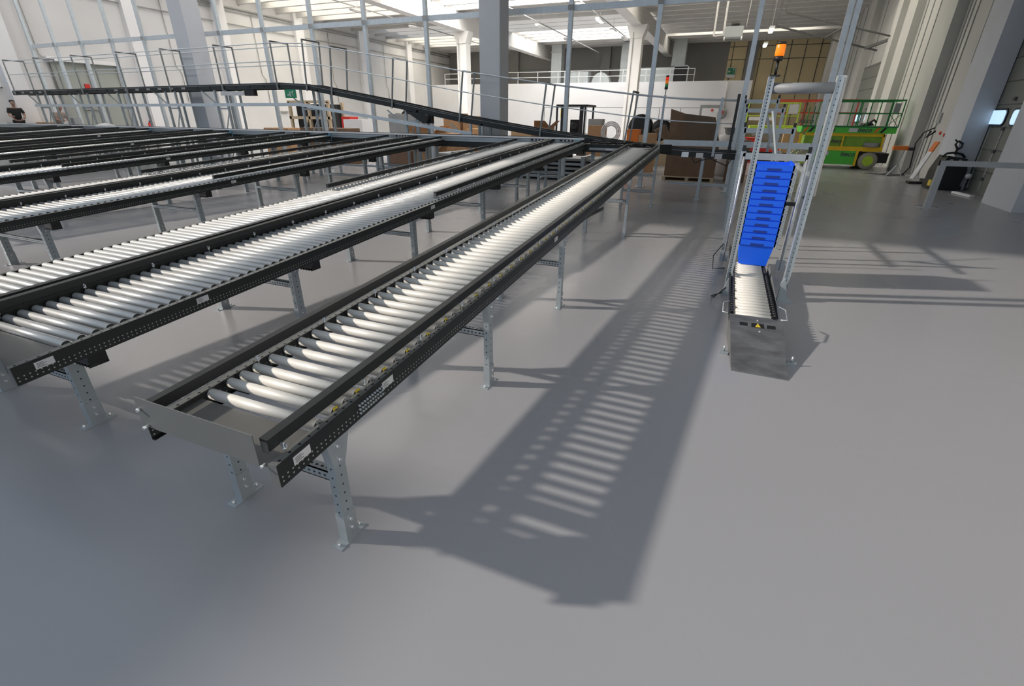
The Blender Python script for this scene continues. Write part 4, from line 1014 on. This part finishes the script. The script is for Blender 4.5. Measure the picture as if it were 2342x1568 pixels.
for x, lab in ((-11.8, 'half round silver duct on the mezzanine, left one of two'), (-9.3, 'half round silver duct on the mezzanine, right one of two')):
    b = MB(); b.prism([(x-.85+0*1, 4.62)]+[(x-.85+1.7*(1-math.cos(a*PI/10))/2, 4.62+.95*math.sin(a*PI/10)) for a in range(1, 10)]+[(x+.85, 4.62)], 1, 49.4, 50.4)
    tag(b.build('half_round_duct', 'duct'), lab, 'duct', 'half round ducts')
t = root('air_handling_unit', (-13.6, 49, 4.62), 'grey air handling cabinet on the mezzanine behind the railing', 'cabinet')
b = MB(); b.box(-15.2, -12.9, 49, 50.2, 4.62, 5.6); b.build('housing', 'duct', t)
b = MB()
for x in (-14.6, -14.0, -13.4): b.box(x, x+.05, 48.97, 49, 4.7, 5.55)
b.build('panel_seams', 'pipe', t)
t = root('air_handling_unit', (-6.4, 49, 4.62), 'large grey air unit on the mezzanine with a dark opening at its right end', 'cabinet')
b = MB(); b.box(-8.3, -5.4, 49.2, 50.2, 4.62, 5.8); b.build('housing', 'duct', t)
b = MB(); b.box(-5.3, -4.2, 49.3, 49.9, 4.62, 5.85); b.build('opening', 'black', t)
b = MB(); b.box(-5.4, -5.3, 49.2, 49.3, 4.62, 5.95); b.box(-4.2, -4.1, 49.2, 49.3, 4.62, 5.95); b.box(-5.4, -4.1, 49.2, 49.3, 5.85, 5.95); b.build('frame', 'duct', t)
b = MB(); b.box(-1.10, -.36, 53.4, 53.5, 5.2, 6.0); sg = tag(b.build('exit_sign', 'white'), 'small green and white emergency exit sign high on the far wall', 'sign')
b = MB(); b.box(-1.05, -.41, 53.38, 53.4, 5.45, 5.96); b.build('green_field', 'signgreen', sg)
b = MB(); b.box(-1.0, -.8, 53.36, 53.38, 5.67, 5.73); b.cyl((-.55, 53.38, 5.86), (-.55, 53.36, 5.86), .05, 10); b.bar((-.6, 53.37, 5.8), (-.5, 53.37, 5.52), .09, .02); b.box(-.95, -.89, 53.36, 53.38, 5.6, 5.8); b.build('pictogram', 'white', sg)
t = root('wall_pipework', (-12, 53.3, 6), 'thin white pipe running along the dark far wall above the railing', 'pipe')
b = MB(); b.tube([(-26, 53.4, 6.1), (-6, 53.4, 6.15), (-5.8, 53.4, 5.6)], .05); b.build('pipe', 'duct', t)
for x in (-22.5, -12.8, 0.3):
    b = MB(); b.box(x, x+.9, 53.3, 53.6, 4.6, 8); wb2 = b.build('pilaster', 'walld', bpy.data.objects['wall_back'])

# ceiling lamps, heater, roof trusses
def lamp(x, yy, z, on, lab):
    t = root('ceiling_lamp', (x, yy, z), lab, 'lamp', 'fluorescent ceiling lamps')
    b = MB(); b.box(x-.12, x+.12, yy-.65, yy+.65, z, z+.09); b.build('housing', 'lampoff', t)
    b = MB(); b.box(x-.09, x+.09, yy-.6, yy+.6, z-.05, z); b.build('diffuser', 'lamp' if on else 'lampoff', t)
    b = MB(); b.bar((x, yy, z+.09), (x, yy, 8.0), .015); b.build('hanger', 'pipe', t)
lamp(-8.4, 33.8, 7.1, True, 'nearer lit fluorescent lamp on the ceiling left of the far column')
lamp(-8.5, 38.2, 7.15, True, 'farther lit fluorescent lamp on the ceiling left of the far column')
lamp(-8.45, 42, 7.15, False, 'unlit ceiling lamp beyond the two lit ones')
lamp(-8.4, 29.5, 7.1, False, 'unlit ceiling lamp nearer than the two lit ones')
lamp(1.05, 30, 5.7, True, 'nearer small lit lamp left above the amber beacon')
lamp(1.1, 36, 5.75, True, 'farther small lit lamp right above the amber beacon')
lamp(-12.3, 34, 7.0, False, 'unlit white lamp hanging under the sloping lamp rail right of the central column')
lamp(-12.3, 40, 7.0, False, 'second unlit lamp on the rail right of the central column')
lamp(-21, 27, 7.2, False, 'unlit lamp hanging near the ceiling at the upper left')
lamp(-21, 33, 7.2, False, 'unlit lamp of the left row, farther back')
b = MB(); b.bar((-8.4, 24, 7.35), (-8.5, 50, 7.35), .05); b.bar((-12.3, 26, 7.2), (-12.3, 50, 7.2), .05); b.bar((-21, 22, 7.4), (-21, 50, 7.4), .05)
b.build('lamp_rails', 'pipe', ce)
t = root('unit_heater', (-.6, 30.2, 5.5), 'boxy grey unit heater hanging from the ceiling on vertical pipes', 'heater')
b = MB(); b.box(-1.05, -.2, 30, 30.6, 5.5, 5.95); b.build('housing', 'barrier', t)
b = MB(); b.cyl((-.6, 30.3, 5.95), (-.6, 30.3, 6.15), .2, 14); b.build('fan', 'black', t)
b = MB(); b.bar((-1.55, 30.3, 5.6), (-1.6, 30.3, 8.0), .09); b.bar((-1.1, 30.3, 5.6), (-1.15, 30.3, 8), .09); b.bar((-1.55, 30.3, 5.6), (-1.0, 30.3, 5.65), .06); b.bar((-.1, 30.3, 5.95), (-.05, 30.3, 8), .02); b.build('pipes', 'ceil', t)
b = MB(); b.cyl((-1.02, 30, 5.35), (-1.02, 30, 5.5), .03, 8); b.cyl((-.22, 30, 5.35), (-.22, 30, 5.5), .03, 8); b.build('valves', 'white', t)
t = root('crane_rail', (3.5, 24, 5), 'dark hanging rails with a diagonal strut in front of the beige far wall', 'rail')
b = MB(); b.bar((1.28, 30, 5.85), (6.3, 33.5, 5.05), .07); b.bar((1.52, 30, 6.4), (6.3, 31.0, 5.35), .06); b.bar((3.6, 31.6, 5.48), (4.2, 30.6, 5.80), .06); b.bar((1.28, 30, 5.85), (1.28, 30, 7.95), .07); b.bar((1.52, 30, 6.4), (1.52, 30, 7.95), .03)
b.bar((5.7, 33.0, 5.12), (6.5, 31.2, 5.35), .12); b.build('rails', 'seam', t)
b = MB(); b.tube([(6.45, 26, 7.2), (5.2, 22, 8.0), (4.2, 19, 8.6)], .25); tag(b.build('spiral_duct', 'duct'), 'thick round duct crossing from the ceiling to the right wall', 'duct')

# fire extinguishers, people
t = root('fire_extinguisher', (-27.0, 14.2, 1.1), 'red fire extinguisher at the foot of the left wall behind the lanes', 'fire extinguisher')
b = MB(); b.cyl((-29.7, 19.0, .75), (-29.7, 19.0, 1.3), .09, 12); b.build('cylinder', 'red', t); b = MB(); b.cyl((-29.7, 19.0, 1.3), (-29.7, 19.0, 1.4), .03, 8); b.build('valve', 'black', t)
b = MB(); b.box(-29.92, -29.88, 16.5, 16.72, 2.85, 3.05); tag(b.build('notice', 'red'), 'small red notice on the big left door', 'notice')
b = MB(); b.lathe([(.0, 0), (.25, 0), (.34, .06), (.3, .14), (.12, .2), (0, .22)], (-22.0, 12.4, 1.215), n=10)
b.box(-22.35, -21.6, 12.15, 12.6, 1.21, 1.25)
tag(b.build('plastic_bag', 'bag'), 'crumpled white plastic bag lying on the collecting conveyor at the left', 'bag')
item('cardboard_box', -29.65, -28.9, 13.85, 14.5, 0, 1.35, 'cardl', 'light cardboard box behind the man in black at the left edge', 'cardboard box')
t = root('workbench', (-28, 13.9, 0), 'cluttered grey workbench between the two people at the far left', 'workbench')
b = MB(); b.box(-27.3, -25.9, 13.8, 14.3, 1.05, 1.12); b.build('top', 'greyplastic', t)
b = MB()
for x in (-27.25, -25.95):
    for yy in (13.85, 14.25): b.bar((x, yy, 0), (x, yy, 1.05), .05)
b.build('legs', 'pipe', t)
b = MB(); b.box(-27.2, -26.8, 13.9, 14.2, 1.12, 1.55); b.box(-26.7, -26.2, 13.9, 14.1, 1.12, 1.25); b.build('tool_boxes', 'barrier', t)

def skin(pts, edges, rad, name, mat, parent, loc, sub=2, rotz=0):
    me = bpy.data.meshes.new(name); me.from_pydata(pts, edges, []); me.update()
    o = bpy.data.objects.new('tmp_'+name, me); COL.objects.link(o)
    md = o.modifiers.new('s', 'SKIN'); md.use_smooth_shade = True
    for i, r in enumerate(rad): me.skin_vertices[0].data[i].radius = (r, r) if not isinstance(r, tuple) else r
    me.skin_vertices[0].data[0].use_root = True
    o.modifiers.new('d', 'SUBSURF').levels = sub
    dg = bpy.context.evaluated_depsgraph_get(); m2 = bpy.data.meshes.new_from_object(o.evaluated_get(dg))
    bpy.data.objects.remove(o)
    m2.materials.clear(); m2.materials.append(M[mat]); m2.name = name
    ob = bpy.data.objects.new(name, m2); COL.objects.link(ob); ob.parent = parent
    ob.location = Vector(loc)-ORG[parent.name]; ob.rotation_euler = (0, 0, rotz); ORG[ob.name] = Vector(loc)
    return ob
def person(x, yy, z, rot, lean, shirt, label):
    t = root('person', (x, yy, z), label, 'person')
    L_ = lean
    P = [(0, 0, .95), (0, L_*.3, 1.15), (0, L_*.75, 1.38), (0, L_, 1.48), (0, L_*1.25, 1.56), (0, L_*1.5, 1.66), (0, L_*1.6, 1.74),
         (-.19, L_*.9, 1.42), (-.25, L_+.02, 1.18), (-.18, L_+.22, 1.05), (-.15, L_+.32, 1.08),
         (.19, L_*.9, 1.42), (.25, L_+.02, 1.18), (.18, L_+.24, 1.10), (.15, L_+.34, 1.14),
         (-.10, 0, .88), (-.12, .04, .48), (-.12, -.02, .08), (-.12, .12, .04),
         (.10, 0, .88), (.12, .04, .48), (.12, -.02, .08), (.12, .12, .04)]
    Ed = [(0, 1), (1, 2), (2, 3), (3, 4), (4, 5), (5, 6), (2, 7), (7, 8), (8, 9), (9, 10), (2, 11), (11, 12), (12, 13), (13, 14), (0, 15), (15, 16), (16, 17), (17, 18), (0, 19), (19, 20), (20, 21), (21, 22)]
    Rd = [.13, .125, .15, .06, .055, .095, .08, .065, .048, .036, .03, .065, .048, .036, .03, .10, .07, .05, .04, .10, .07, .05, .04]
    skin(P, Ed, Rd, 'body', 'skin', t, (x, yy, z), 2, rot)
    skin([P[0], P[1], P[2], (0, L_*.9, 1.45), P[7], (P[8][0], P[8][1], 1.24), P[11], (P[12][0], P[12][1], 1.24)], [(0, 1), (1, 2), (2, 3), (2, 4), (4, 5), (2, 6), (6, 7)],
         [.165, .158, .172, .075, .08, .062, .08, .062], 'shirt', shirt, t, (x, yy, z), 2, rot)
    skin([P[0]]+[P[i] for i in (15, 16, 17, 19, 20, 21)], [(0, 1), (1, 2), (2, 3), (0, 4), (4, 5), (5, 6)], [.15, .115, .085, .065, .115, .085, .065], 'trousers', 'tshirt', t, (x, yy, z), 2, rot)
    hd = (0, L_*1.55-.02, 1.74)
    skin([(0, hd[1]-.05, 1.66), (0, hd[1]-.03, 1.74), (0, hd[1]-.015, 1.785)], [(0, 1), (1, 2)], [.095, .112, .085], 'hair', 'hair', t, (x, yy, z), 2, rot)
    for s in (-1, 1):
        for k in range(5):
            bx, by, bz = P[10] if s < 0 else P[14]
            skin([(bx, by, bz), (bx+(k-2)*.014, by+.05, bz+.005), (bx+(k-2)*.016, by+.08-(.02 if k in (0, 4) else 0), bz-.01)], [(0, 1), (1, 2)], [.011, .009, .008], 'finger', 'skin', t, (x, yy, z), 1, rot)
    fx = Matrix.Rotation(rot, 4, 'Z')
    for dx_ in (-.032, .032):
        b = MB(); c = fx @ Vector((dx_, L_*1.5+.088, 1.69)); b.lathe([(0, -.01), (.012, 0), (0, .01)], (x+c.x, yy+c.y, z+c.z), n=8); b.build('eye', 'black', t)
b = MB(); b.box(-29.75, -28.75, 12.76, 13.3, 0, .46); tag(b.build('step_platform', 'wood'), 'low wooden step the man in black stands on', 'platform')
b = MB(); b.box(-28.75, -27.85, 13.75, 14.35, 0, .30); tag(b.build('step_platform', 'wood'), 'low wooden step the bending person in tan stands on', 'platform')
person(-29.25, 13.05, .46, -PI/2-.3, .10, 'tshirt', 'person with black hair in a black shirt standing at the far left edge, arms forward')
person(-28.3, 14.05, .30, -PI/2+.2, .24, 'tan', 'person with short black hair in a tan shirt bending over the conveyor at the left')
